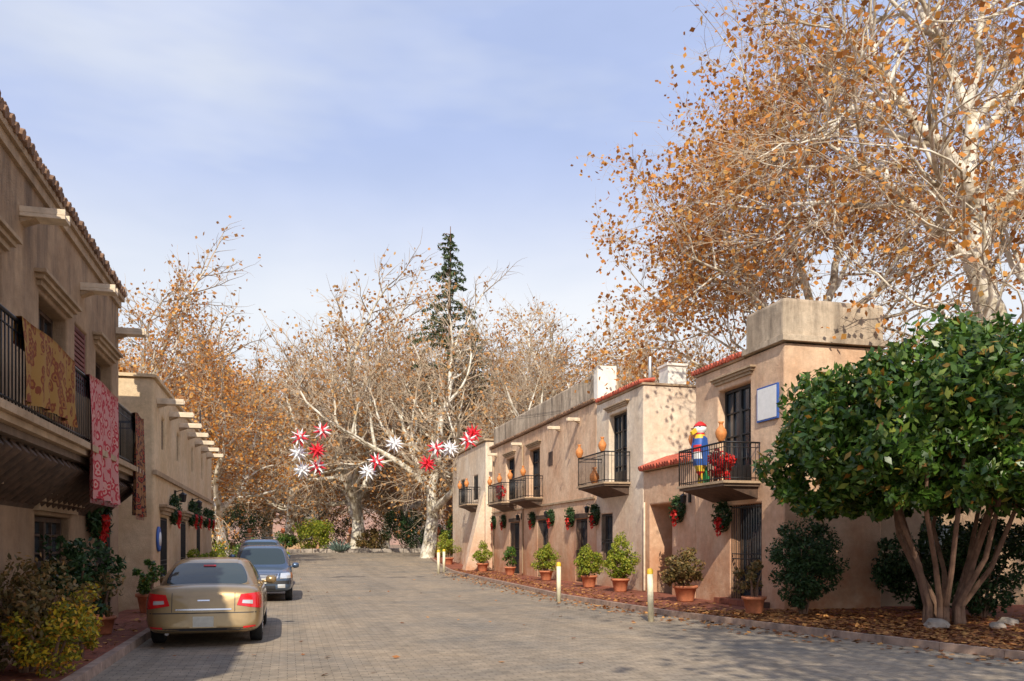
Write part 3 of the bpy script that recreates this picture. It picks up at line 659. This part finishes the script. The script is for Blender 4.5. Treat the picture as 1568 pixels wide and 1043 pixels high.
# ---------------------------------------------------------------- pots with plants
def potprof(h,r): return [(0,.0),(r*.68,0),(r*.72,.03),(r*.95,h*.82),(r*1.1,h*.83),(r*1.12,h),(r*.98,h),(r*.95,h*.9),(0,h*.9)]
def pot(name,s_,t_,z,h,r,kind,n,rx,rz,lsize,mt,seed,cone=False,extra=None):
    e=empty(name,W(s_,t_,z),TH); mb=MB(); mb.lathe((0,0,0),potprof(h,r),'terra',20); mb.obj('pot',e)
    c=shrub('foliage',(0,0,h*.85),rx,rx,rz,n,lsize,mt,seed,4,zc=rz*1.0,parent=e,cone=cone)
    if extra: shrub('flowers',(0,0,h*.9),rx,rx,rz*.9,extra[0],lsize*.9,extra[1],seed+50,1,zc=rz,parent=e)
    return e
pot('potted_shrub',25.15,10.15,.125,.42,.27,'',5200,.52,.74,.085,'lf_yg',1,True)
pot('potted_shrub',27.9,10.1,.125,.42,.27,'',4200,.48,.56,.085,'lf_yg',2,True)
pot('potted_shrub',33.6,10.3,.125,.4,.27,'',4000,.50,.62,.085,'lf_yg',3,True)
pot('potted_shrub',45,10.2,.125,.45,.3,'',2800,.5,.65,.09,'lf_yg',4,True)
pot('potted_shrub',39.5,10.3,.125,.4,.26,'',1900,.4,.55,.09,'lf_gr',14,True)
pot('potted_shrub',20.5,10.1,.125,.42,.30,'',3200,.66,.52,.10,'lf_br',5)
pot('potted_shrub',16.5,9.75,.125,.38,.24,'',900,.38,.45,.09,'lf_br',6)
pot('potted_shrub',53,9.8,.3,.45,.32,'',2800,.7,.95,.1,'lf_yg',7,True)
pot('potted_shrub',13.6,-2.95,.125,.5,.34,'',2200,.58,.62,.10,'lf_dk',8,extra=(900,'lf_br'))
pot('potted_shrub',15.6,-3.0,.125,.3,.2,'',700,.3,.45,.1,'lf_br',9)
pot('potted_shrub',20.2,-2.95,.125,.42,.25,'',1200,.34,.4,.09,'lf_gr',10)
pot('potted_shrub',25.2,-2.6,.125,.45,.26,'',1600,.42,.5,.1,'lf_yg',12)
pot('potted_shrub',28.7,-2.6,.125,.45,.26,'',1600,.5,.5,.1,'lf_yg',13)
shrub('flowering_shrub',W(11.3,-3.0,.12),.7,.65,.70,4200,.08,'lf_br',21,7,clumps=40)
shrub('flowering_shrub',W(10.9,-2.65,.12),.5,.5,.42,3400,.07,'lf_yel',22,5)
shrub('flowering_shrub',W(12.4,-2.7,.12),.35,.35,.5,1500,.07,'lf_yel',26,5)
shrub('dark_green_bush',W(16.1,10.7,.12),.80,.7,1.08,12000,.08,'lf_dk',23,8,cr=.28,clumps=110)
shrub('dark_green_bush',W(16.4,14.4,.12),1.6,.9,1.1,9000,.12,'lf_dk',24,8,cr=.28,clumps=80)  # bush added behind the trunk to darken the too-bright wall under the crown
shrub('dark_green_bush',W(14.6,13.9,.12),1.2,.9,1.15,8000,.11,'lf_dk',25,8,cr=.28,clumps=70)
for i,(X,Y,rx,rz,mt,n) in enumerate([(-16.9,73,1.7,1.45,'lf_yg',3500),(-19.5,73,1.3,.9,'lf_gr',2000),(-12.3,75,1.6,1.0,'lf_br',2200),(-9.6,76,2.6,2.0,'lf_dk',4000),(-7.0,74,1.6,1.2,'lf_dk',2600),
    (-22.5,62,2.0,1.3,'lf_gr',3000),(-19.4,56,1.6,1.1,'lf_br',2200),(-17,49,1.2,1.0,'lf_yg',2200),(-4.3,66,1.7,1.4,'lf_gr',3000),(-15.0,48,1.0,.9,'lf_gr',1500),(-25,80,3,2.2,'lf_dk',4000),(-14,84,3.5,1.6,'lf_br',3500),(-3,80,3,2.2,'lf_dk',3500),(-20,88,4,2.2,'lf_dk',4000),(-12.6,44.5,.9,.9,'lf_yg',1500),(-12.0,41.5,.8,.8,'lf_gr',1200)]):
    shrub('garden_shrub',(X,Y,gw(X,Y)),rx,rx,rz,n,.2 if Y>60 else .14,mt,60+i,5)
t=Tree(8); r=t.r
for k in range(34):
    a=k*2.4; e=r.uniform(.35,1.2); d=np.array([math.cos(a)*math.cos(e),math.sin(a)*math.cos(e),math.sin(e)]); t.tube([(0,0,.1),d*.6,d*1.25+np.array([0,0,.05])],[.09,.11,.005],4,0)
o=link(bpy.data.objects.new('agave_plant',npmesh('agave_plant',np.concatenate(t.V),np.concatenate(t.F),['lf_blu']))); o.location=(-14.6,72,gw(-14.6,72))
mb=MB(); mb.box(-3,3,-.2,.2,0,1.0,'st_cream'); 
for x in(-3.1,0,3.1): mb.box(x-.3,x+.3,-.3,.3,0,1.6,'st_right'); mb.box(x-.38,x+.38,-.38,.38,1.602,1.72,'trim'); mb.lathe((x,0,1.72),[(.0,0),(.12,0),(.24,.2),(.16,.42),(.2,.48),(0,.48)],'terra',12)
o=mb.obj('garden_wall',bevel=.03); o.location=(-21.2,79,gw(-21,79))
mb=MB(); mb.box(-.35,.35,-.35,.35,0,1.5,'st_right'); mb.box(-.45,.45,-.45,.45,1.502,1.62,'trim'); mb.lathe((0,0,1.62),[(0,0),(.15,0),(.32,.25),(.2,.55),(.26,.62),(0,.62)],'terra',14)
o=mb.obj('gate_pillar',bevel=.03); o.location=(-14.5,77,gw(-14,77))
o=link(bpy.data.objects.new('gate_pillar',o.data)); o.location=(-5.6,63,gw(-5.6,63))
# ---------------------------------------------------------------- wreaths
def wreathmesh():
    r=np.random.default_rng(4); n=520; a=r.random(n)*6.283; q=r.normal(size=(n,3))*.055; R_=.24
    P=np.stack([q[:,0]-.08,np.cos(a)*R_+q[:,1],np.sin(a)*R_+q[:,2]],1); V,F=leafquads(P,.13,r,aspect=.35)
    P2=np.stack([r.normal(size=60)*.02-.18,r.normal(size=60)*.08,-.18+r.normal(size=60)*.06],1); V2,F2=leafquads(P2,.11,r,aspect=.8)
    P3=np.stack([r.normal(size=26)*.02-.16,np.where(r.random(26)>.5,.06,-.06),-.25-r.random(26)*.2],1); V3,F3=leafquads(P3,.11,r,aspect=.5,droop=2)
    VV=np.concatenate([V,V2,V3]); FF=np.concatenate([F,F2+len(V),F3+len(V)+len(V2)])
    return npmesh('wreath',VV,FF,['lf_dk','lf_red'],np.r_[np.zeros(len(F)),np.ones(len(F2)+len(F3))])
wm=wreathmesh()
for (s_,t_,z,fl,k) in [(20.0,10.98,2.35,0,1.1),(22.6,10.98,2.65,0,1.1),(29.5,10.98,2.7,0,1.1),(32.3,10.98,2.7,0,1.1),(34.9,10.98,2.75,0,1),(37.8,10.98,2.75,0,1),(43.2,10.98,2.8,0,1),(45.4,10.98,2.8,0,1),
    (16.6,-3.38,2.2,1,1.3),(24.2,-2.98,2.55,1,1.1),(28.6,-2.98,2.6,1,1.1),(30.3,-2.98,2.6,1,1.0),(33.4,-2.98,2.6,1,1.0),(35.4,-2.98,2.6,1,1.0)]:
    o=link(bpy.data.objects.new('wall_wreath',wm)); o.location=W(s_,t_,z); o.rotation_euler=(0,0,TH+(math.pi if fl else 0)); o.scale=(k,k,k)
for (s_,t_,fl) in [(22.0,11,0),(30.0,11,0),(35.2,11,0),(39.9,11,0),(19.0,-3.4,1),(25.0,-3.0,1),(29.4,-3.0,1)]:
    mb=MB(); mb.box(-.05,0,-.05,.05,-.1,.2,'iron'); mb.cyl((0,0,.15),(-.22,0,.22),.012,'iron',6); mb.cyl((-.22,0,.22),(-.22,0,.12),.01,'iron',6)
    mb.lathe((-.22,0,-.12),[(0,0),(.05,0),(.08,.02),(.1,.2),(.12,.2),(.02,.27),(0,.27)],'iron',6,sm=False); placed(mb,'wall_lantern',s_,t_,2.9,math.pi if fl else 0)
def vase(s_,t_,z,k=1):
    mb=MB(); mb.lathe((0,0,0),[(0,0),(.08,0),(.09,.02),(.15,.14),(.175,.25),(.15,.35),(.08,.43),(.055,.49),(.06,.54),(.10,.59),(.09,.59),(.04,.52),(0,.5)],'vase',18); o=placed(mb,'clay_vase',s_,t_,z); o.scale=(k,k,k)
vase(18.5,10.05,4.09,.8); vase(22.6,11.4,4.45,.9)
for s_ in (26.6,28.9): vase(s_,10.1,4.7,.8)
vase(27.9,10.3,3.69,1)
for s_ in (36.8,39.1,41.2,43.3): vase(s_,10.2,4.67,.75)
for s_ in (47.8,49.8): vase(s_,9.9,4.87,.8)
shrub('poinsettia_plant',W(19.2,10.22,3.16),.32,.4,.42,800,.12,'lf_red',33,3); shrub('poinsettia_plant',W(18.7,10.3,3.16),.22,.25,.35,350,.12,'lf_red',34,3)
shrub('poinsettia_plant',W(42.2,10.5,3.7),.3,.4,.5,350,.14,'lf_red',35,3)
def parrot():
    e=empty('parrot_statue',W(20.15,10.35,3.16),TH+math.radians(10)); mb=MB()
    cols=['redd','yellow','blue','starwhite','redd','blue','yellow','redd']
    prof=[(.05,.0),(.11,.1),(.15,.25),(.18,.42),(.19,.6),(.18,.78),(.15,.95),(.12,1.05),(.11,1.1)]
    for i in range(8): mb.lathe((0,0,.25),[prof[i],prof[i+1]],cols[i],16)
    mb.lathe((0,0,1.33),[(.10,0),(.15,.07),(.16,.15),(.12,.24),(.0,.28)],'starwhite',16)
    mb.lathe((0,0,1.52),[(.17,0),(.14,.05),(.05,.12),(0,.13)],'redd',16)
    mb.prism([(-.30,1.36),(-.14,1.48),(-.1,1.42),(-.12,1.36),(-.26,1.28)],'y',-.04,.04,'yellow')
    for sg in(-1,1):
        mb.prism([(-.05,.5),(.08,.5),(.1,.85),(.05,1.2),(-.05,1.25),(-.12,.95)],'y',sg*.19,sg*.23,'blue'); mb.lathe((-.1,sg*.12,1.5),[(0,-.025),(.025,0),(0,.025)],'iron',8)
        mb.cyl((0,sg*.07,.0),(0,sg*.07,.3),.025,'yellow',6)
    mb.prism([(.08,.5),(.14,.5),(.3,-.0),(.18,-.02)],'y',-.08,.08,'green'); mb.obj('body',e,bevel=.01)
parrot()
# ---------------------------------------------------------------- hanging stars
def starmesh(cols,seed):
    mb=MB(); n=22
    for i in range(n):
        z=1-2*(i+.5)/n; a=i*2.39996; q=math.sqrt(1-z*z); d=Vector((q*math.cos(a),q*math.sin(a),z)); L=.42
        mb.cyl(d*.07,d*L,.075,cols[i%len(cols)],4,.003,sm=False)
    mb.lathe((0,0,0),[(0,-.12),(.1,-.07),(.12,0),(.1,.07),(0,.12)],cols[0],8); mb.cyl((0,0,.38),(0,0,.75),.006,'iron',4)
    o=mb.obj('tmp'); me=o.data; bpy.data.objects.remove(o); me.name='star_mesh'; return me
sm_={'w':starmesh(['starwhite'],1),'r':starmesh(['starred'],2),'m':starmesh(['starwhite','starred'],3)}
stars=[(-8.6,5.94,'m'),(-8.77,5.35,'w'),(-8.7,4.68,'w'),(-7.69,6.2,'m'),(-8.0,5.45,'r'),(-8.07,4.84,'m'),(-4.77,5.67,'w'),(-5.55,5.0,'m'),(-5.98,4.6,'w'),(-3.08,5.5,'m'),(-3.46,4.92,'r'),(-2.57,5.56,'w'),(-1.77,5.8,'m'),(-1.6,6.15,'r')]
for i,(X,Z,k) in enumerate(stars):
    o=link(bpy.data.objects.new('hanging_star',sm_[k])); o.location=(X,35+(i%3)*.4-.4,Z); o.rotation_euler=(0,0,i*1.3)
t=Tree(1)
for (y0,z0) in ((34.6,0),(35,.1),(35.4,.05)):
    a=np.array([-11.6,y0,6.9+z0]); b2=np.array([2.0,y0,7.0+z0]); P=[a+(b2-a)*u+np.array([0,0,-.5*4*u*(1-u)]) for u in np.linspace(0,1,20)]; t.tube(P,np.full(20,.006),4,0)
for (X,Z,k),i in zip(stars,range(99)): t.tube([(X,35+(i%3)*.4-.4,Z),(X,35+(i%3)*.4-.4,6.6)],[.004,.004],3,0)
link(bpy.data.objects.new('suspension_wires',npmesh('suspension_wires',np.concatenate(t.V),np.concatenate(t.F),['iron'])))
# ---------------------------------------------------------------- cars
def car(name,s_,t_,rot,st,cab,paintm,wy,wr,hw,kind):
    e=empty(name,W(s_,t_,.004),TH+rot)
    def ring(y,w,zb,zt,lean):
        H=[(0,zb),(.55*w,zb),(.86*w,zb+.01),(.985*w,zb+.10),(w,zb+.38*(zt-zb)),(w,zb+.66*(zt-zb)),(.965*w,zt-.07),(.88*w,zt-.005),(.5*w,zt+.02),(0,zt+.03)]
        pts=H+[(-x,z) for x,z in H[-2:0:-1]]
        return [(x,y+lean*(z-.5),z) for x,z in pts]
    bm=bmesh.new(); rings=[[bm.verts.new(p) for p in ring(*q)] for q in st]; n=len(rings[0])
    for a,b2 in zip(rings[:-1],rings[1:]):
        for k in range(n): bm.faces.new([a[k],a[(k+1)%n],b2[(k+1)%n],b2[k]])
    bm.faces.new(rings[0][::-1]); bm.faces.new(rings[-1])
    for f in bm.faces: f.smooth=True
    bmesh.ops.recalc_face_normals(bm,faces=bm.faces); me=bpy.data.meshes.new('body'); bm.to_mesh(me); bm.free(); me.materials.append(M[paintm]); me.materials.append(M['plastic'])
    body=link(bpy.data.objects.new('body',me)); ss=body.modifiers.new('s','SUBSURF'); ss.levels=3; ss.render_levels=3
    cuts=[]
    for y in wy:
        mb=MB(); mb.cyl((-1.2,y,wr),(1.2,y,wr),wr+.055,'plastic',28,sm=True); c=mb.obj('cut'); cuts.append(c)
        bo=body.modifiers.new('b','BOOLEAN'); bo.object=c; bo.operation='DIFFERENCE'; bo.solver='EXACT'
        try: bo.material_mode='TRANSFER'
        except Exception: pass
    dg=bpy.context.evaluated_depsgraph_get(); dg.update(); me2=bpy.data.meshes.new_from_object(body.evaluated_get(dg)); body.modifiers.clear(); body.data=me2; body.parent=e
    for c in cuts: bpy.data.objects.remove(c)
    bm=bmesh.new(); lv=[]
    for (z,yr,yf,w) in cab['lv']:
        ym=cab['ym']; cp=cab['cp']
        Hh=[(0,yr-.06),(.5*w,yr-.045),(.84*w,yr),(.985*w,yr+cp),(w,ym-.05),(w,ym+.05),(.985*w,yf-.25),(.86*w,yf),(.5*w,yf+.06),(0,yf+.08)]
        lv.append([bm.verts.new((x,y,z)) for x,y in Hh+[(-x,y) for x,y in Hh[-2:0:-1]]])
    gl={0,1,3,5,7,8}; n=18
    for li,(a,b2) in enumerate(zip(lv[:-1],lv[1:])):
        for k in range(n):
            f=bm.faces.new([a[k],a[(k+1)%n],b2[(k+1)%n],b2[k]]); kk=k if k<9 else 17-k; f.smooth=True
            f.material_index=1 if (li in cab['gl'] and kk in gl) else 0
    f=bm.faces.new(lv[-1]); f.smooth=True; bmesh.ops.recalc_face_normals(bm,faces=bm.faces)
    cr=bm.edges.layers.float.get('crease_edge') or bm.edges.layers.float.new('crease_edge')
    for ed in bm.edges:
        ms={f.material_index for f in ed.link_faces}
        if len(ms)>1: ed[cr]=.7
    me=bpy.data.meshes.new('cabin'); bm.to_mesh(me); bm.free(); me.materials.append(M[paintm]); me.materials.append(M['cglass'])
    cb=link(bpy.data.objects.new('cabin',me)); ss=cb.modifiers.new('s','SUBSURF'); ss.levels=3; ss.render_levels=3
    dg=bpy.context.evaluated_depsgraph_get(); dg.update(); cb_me=bpy.data.meshes.new_from_object(cb.evaluated_get(dg)); cb.modifiers.clear(); cb.data=cb_me; cb.parent=e
    V=[v.co.copy() for v in me2.vertices]; F=[tuple(p.vertices) for p in me2.polygons]; o0=len(V); V+=[v.co.copy() for v in cb_me.vertices]; F+=[tuple(o0+i for i in p.vertices) for p in cb_me.polygons]
    bv=BVHTree.FromPolygons(V,F); mb=MB()
    def decal(cs,side,m,off=.006,nu=14,nv=6):
        P={};vs=[];fs=[]
        for j in range(nv+1):
            for i in range(nu+1):
                u=i/nu;v=j/nv; a=Vector(cs[0])*(1-u)*(1-v)+Vector(cs[1])*u*(1-v)+Vector(cs[2])*u*v+Vector(cs[3])*(1-u)*v
                o_,d={'r':((a.x,-4,a.y),(0,1,0)),'f':((a.x,4,a.y),(0,-1,0)),'L':((-3,a.x,a.y),(1,0,0)),'R':((3,a.x,a.y),(-1,0,0)),'T':((a.x,a.y,3),(0,0,-1))}[side]
                h=bv.ray_cast(Vector(o_),Vector(d))
                if h[0] is not None:
                    nn=h[1] if h[1].dot(Vector(d))<0 else -h[1]
                    P[(i,j)]=len(vs); vs.append(h[0]+nn*off)
        for j in range(nv):
            for i in range(nu):
                k=[(i,j),(i+1,j),(i+1,j+1),(i,j+1)]
                if all(q in P for q in k):
                    pts=[vs[P[q]] for q in k]
                    if max((pts[0]-pts[2]).length,(pts[1]-pts[3]).length)<.4: fs.append([P[q] for q in k])
        mb.add(vs,fs,m,True)
    def line(p,q,side,w=.008,m='plastic',off=.003):
        d=(Vector(q)-Vector(p)); nn=Vector((-d.y,d.x)).normalized()*w; decal([tuple(Vector(p)-nn),tuple(Vector(q)-nn),tuple(Vector(q)+nn),tuple(Vector(p)+nn)],side,m,off,30,1)
    for sg in(-1,1):
        for y in wy:
            x=sg*(hw-.11); wdt=sg*.1
            mb.lathe((x,y,wr),[(wr*.6,wdt),(wr*.93,wdt),(wr,wdt*.8),(wr,-wdt*.8),(wr*.9,-wdt),(wr*.3,-wdt)],'rubber',28,'x')
            mb.lathe((x,y,wr),[(wr*.62,wdt*1.0),(wr*.58,wdt*.7),(wr*.2,wdt*.75),(0,wdt*.95)],'rim',20,'x')
            for k in range(5):
                a=k*1.2566; mb.cyl((x+wdt*.85,y+math.cos(a)*.03,wr+math.sin(a)*.03),(x+wdt*.85,y+math.cos(a)*wr*.6,wr+math.sin(a)*wr*.6),.028,'rim',6)
        my=cab['lv'][0][2]-.45; mz=cab['lv'][0][0]+.06
        mb.lathe((sg*(hw+.09),my,mz),[(0,-.1),(.06,-.09),(.085,-.02),(.085,.05),(.05,.1),(0,.1)],paintm,10,'x'); mb.cyl((sg*(hw-.08),my,mz-.04),(sg*(hw+.05),my,mz-.03),.03,paintm,6)
        sd='L' if sg<0 else 'R'; zt=cab['lv'][0][0]-.04
        for yy in cab['doors']: line((yy,.32),(yy,zt),sd)
        line((cab['doors'][0],.3),(cab['doors'][-1],.3),sd)
        for yy in cab['doors'][:-1]: decal([(yy+.1,zt-.14),(yy+.28,zt-.14),(yy+.28,zt-.10),(yy+.1,zt-.10)],sd,'chrome',.02,4,2)
        decal([(-1.0,.46),(1.0,.46),(1.0,.51),(-1.0,.51)],sd,paintm,.015,20,2)
    if kind=='sedan':
        for sg in(-1,1):
            decal([(sg*.50,.66),(sg*.885,.60),(sg*.885,.86),(sg*.56,.83)],'r','tail',.008,18,8)
            decal([(sg*.58,.69),(sg*.74,.675),(sg*.74,.735),(sg*.59,.74)],'r','lamp',.013,8,4)
            decal([(sg*.6,.30),(sg*.78,.32),(sg*.78,.345),(sg*.6,.33)],'r','tail',.01,6,2)
        line((-.85,.545),(.85,.545),'r',.008); line((-.84,.29),(.84,.29),'r',.02); line((-.47,.86),(-.47,.56),'r',.005); line((.47,.86),(.47,.56),'r',.005)
        decal([(-.155,.33),(.155,.33),(.155,.49),(-.155,.49)],'r','plate',.016,6,4); decal([(-.20,.315),(.20,.315),(.20,.505),(-.20,.505)],'r','gold',.010,6,4)
        line((-.42,.60),(.42,.60),'r',.012,'chrome',.006)
        decal([(-.09,.73),(.09,.73),(.09,.75),(-.09,.75)],'r','chrome',.01,6,2)
        decal([(-.10,1.245),(.10,1.245),(.10,1.27),(-.10,1.27)],'r','redd',.01,6,2)
        mb.cyl((-.55,-2.28,.22),(-.55,-2.05,.23),.03,'chrome',10)
        mb.cyl((.45,-.55,1.36),(.45,-.75,1.62),.004,'plastic',4)
    else:
        decal([(-.46,.66),(.46,.66),(.50,.80),(-.50,.80)],'f','chrome',.008,14,5); decal([(-.43,.675),(.43,.675),(.46,.785),(-.46,.785)],'f','plastic',.014,14,5)
        for k in range(3): line((-.43,.70+k*.03),(.43,.70+k*.03),'f',.005,'chrome',.018)
        for sg in(-1,1):
            decal([(sg*.52,.655),(sg*.80,.665),(sg*.80,.81),(sg*.54,.80)],'f','lamp',.012,12,5)
            decal([(sg*.805,.665),(sg*.87,.675),(sg*.87,.80),(sg*.805,.81)],'f','vase',.012,4,4)
            decal([(sg*.46,.40),(sg*.66,.40),(sg*.66,.50),(sg*.46,.50)],'f','lamp',.014,8,4)
            mb.cyl((sg*.58,cab['lv'][-1][1]+.15,cab['lv'][-1][0]+.03),(sg*.58,cab['lv'][-1][2]-.2,cab['lv'][-1][0]+.03),.02,'plastic',6)
        decal([(-.82,.50),(.82,.50),(.82,.60),(-.82,.60)],'f','plastic',.012,22,3); decal([(-.4,.34),(.4,.34),(.4,.47),(-.4,.47)],'f','plastic',.01,10,3)
        decal([(-.155,.52),(.155,.52),(.155,.66),(-.155,.66)],'f','plate',.03,4,3)
        for yy in(-.6,.6): mb.box(-.6,.6,yy-.55-.02,yy-.55+.02,cab['lv'][-1][0]+.04,cab['lv'][-1][0]+.06,'plastic')
        for sg in(-1,1): decal([(sg*.70,.72),(sg*.86,.72),(sg*.86,1.0),(sg*.72,1.0)],'r','tail',.01,6,6)
    mb.obj('trim_and_wheels',e); return e
sed=[(-2.36,.60,.34,.78,.20),(-2.33,.80,.24,.90,.20),(-2.15,.885,.20,.955,.12),(-1.65,.895,.20,.965,0),(-.9,.895,.20,.955,0),(.4,.895,.20,.945,0),(1.1,.89,.2,.92,0),(1.7,.88,.2,.84,-.05),(2.12,.84,.22,.74,-.2),(2.3,.70,.28,.64,-.2),(2.34,.5,.34,.56,-.2)]
cabS=dict(lv=[(.88,-1.80,1.28,.84),(.965,-1.72,1.18,.80),(1.16,-1.34,.78,.72),(1.31,-1.0,.42,.62),(1.37,-.82,.25,.54),(1.395,-.5,0,.35)],ym=-.25,cp=.42,gl={1,2},doors=[-1.2,-.25,.85])
car('parked_car',16.6,-1.28,0,sed,cabS,'gold',(-1.42,1.38),.31,.88,'sedan')
wag=[(-2.30,.62,.38,.95,0),(-2.27,.82,.28,1.0,0),(-2.1,.88,.25,1.02,0),(-1.4,.885,.25,1.02,0),(-.4,.885,.25,1.0,0),(.7,.885,.25,.98,0),(1.2,.88,.25,.95,0),(1.75,.87,.26,.90,-.03),(2.12,.84,.28,.84,-.1),(2.27,.76,.34,.76,-.1),(2.31,.5,.4,.68,-.1)]
cabW=dict(lv=[(.93,-2.22,1.12,.84),(1.02,-2.18,1.02,.815),(1.28,-2.08,.70,.74),(1.50,-1.95,.38,.66),(1.57,-1.8,.2,.60),(1.60,-1.3,-.1,.42)],ym=-.3,cp=.2,gl={1,2},doors=[-1.2,-.25,.75])
car('parked_car',27.0,-.72,math.pi,wag,cabW,'bluegrey',(-1.4,1.4),.34,.87,'wagon')
c3=car('parked_car',34.6,-1.0,math.pi,wag,cabW,'steelblue',(-1.4,1.4),.34,.87,'wagon'); c3.scale=(1.05,1.05,1.14)
# ---------------------------------------------------------------- light, sky, camera
EL=math.radians(38); az=math.radians(2)
sun=bpy.data.lights.new('sun','SUN'); sun.energy=5.0; sun.angle=math.radians(.5); sun.color=(1,.90,.75)
so=link(bpy.data.objects.new('sun',sun)); dv=Vector((math.sin(az)*math.cos(EL),math.cos(az)*math.cos(EL),-math.sin(EL))); so.rotation_euler=dv.to_track_quat('-Z','Y').to_euler(); so.location=(0,-20,40)
w=bpy.data.worlds.new('World'); scene.world=w; w.use_nodes=True; nt=w.node_tree; bgn=nt.nodes['Background']
sky=nt.nodes.new('ShaderNodeTexSky'); sky.sky_type='NISHITA'; sky.sun_disc=False; sky.sun_elevation=EL; sky.sun_rotation=math.radians(182); sky.altitude=1300; sky.dust_density=1.5; sky.air_density=1.0
v=coords(nt,(1.0,1.0,2.4),'Generated')
nz=ramp(nt,noise(nt,v,1.3,5,.6),[(.34,.72),(.68,1.0)])
tc=nt.nodes.new('ShaderNodeTexCoord'); sp=nt.nodes.new('ShaderNodeSeparateXYZ'); nt.links.new(tc.outputs['Generated'],sp.inputs[0])
hz=nt.nodes.new('ShaderNodeMapRange'); hz.inputs[1].default_value=.24; hz.inputs[2].default_value=.44; hz.inputs[3].default_value=1; hz.inputs[4].default_value=.0; hz.interpolation_type='SMOOTHSTEP'; nt.links.new(sp.outputs['Z'],hz.inputs[0])
v2=coords(nt,(.8,.8,3.0),'Generated')
wh=ramp(nt,noise(nt,v2,1.5,5,.6),[(.46,0.0),(.68,.65)])
hw_=mix(nt,1.0,hz.outputs[0],wh,'LIGHTEN')
cc=mix(nt,hw_,(3.75,4.45,6.6),(6.4,6.6,6.9))
c=mix(nt,nz,sky.outputs['Color'],cc)
nt.links.new(c,bgn.inputs['Color']); bgn.inputs['Strength'].default_value=.145
cam=bpy.data.cameras.new('camera'); co=link(bpy.data.objects.new('camera',cam)); co.location=(0,0,1.65); co.rotation_euler=(math.radians(90),0,0)
cam.lens=30; cam.sensor_width=36; cam.shift_y=.198; cam.clip_end=3000; cam.clip_start=.1; scene.camera=co
scene.view_settings.view_transform='Standard'; scene.view_settings.look='None'; scene.view_settings.exposure=0
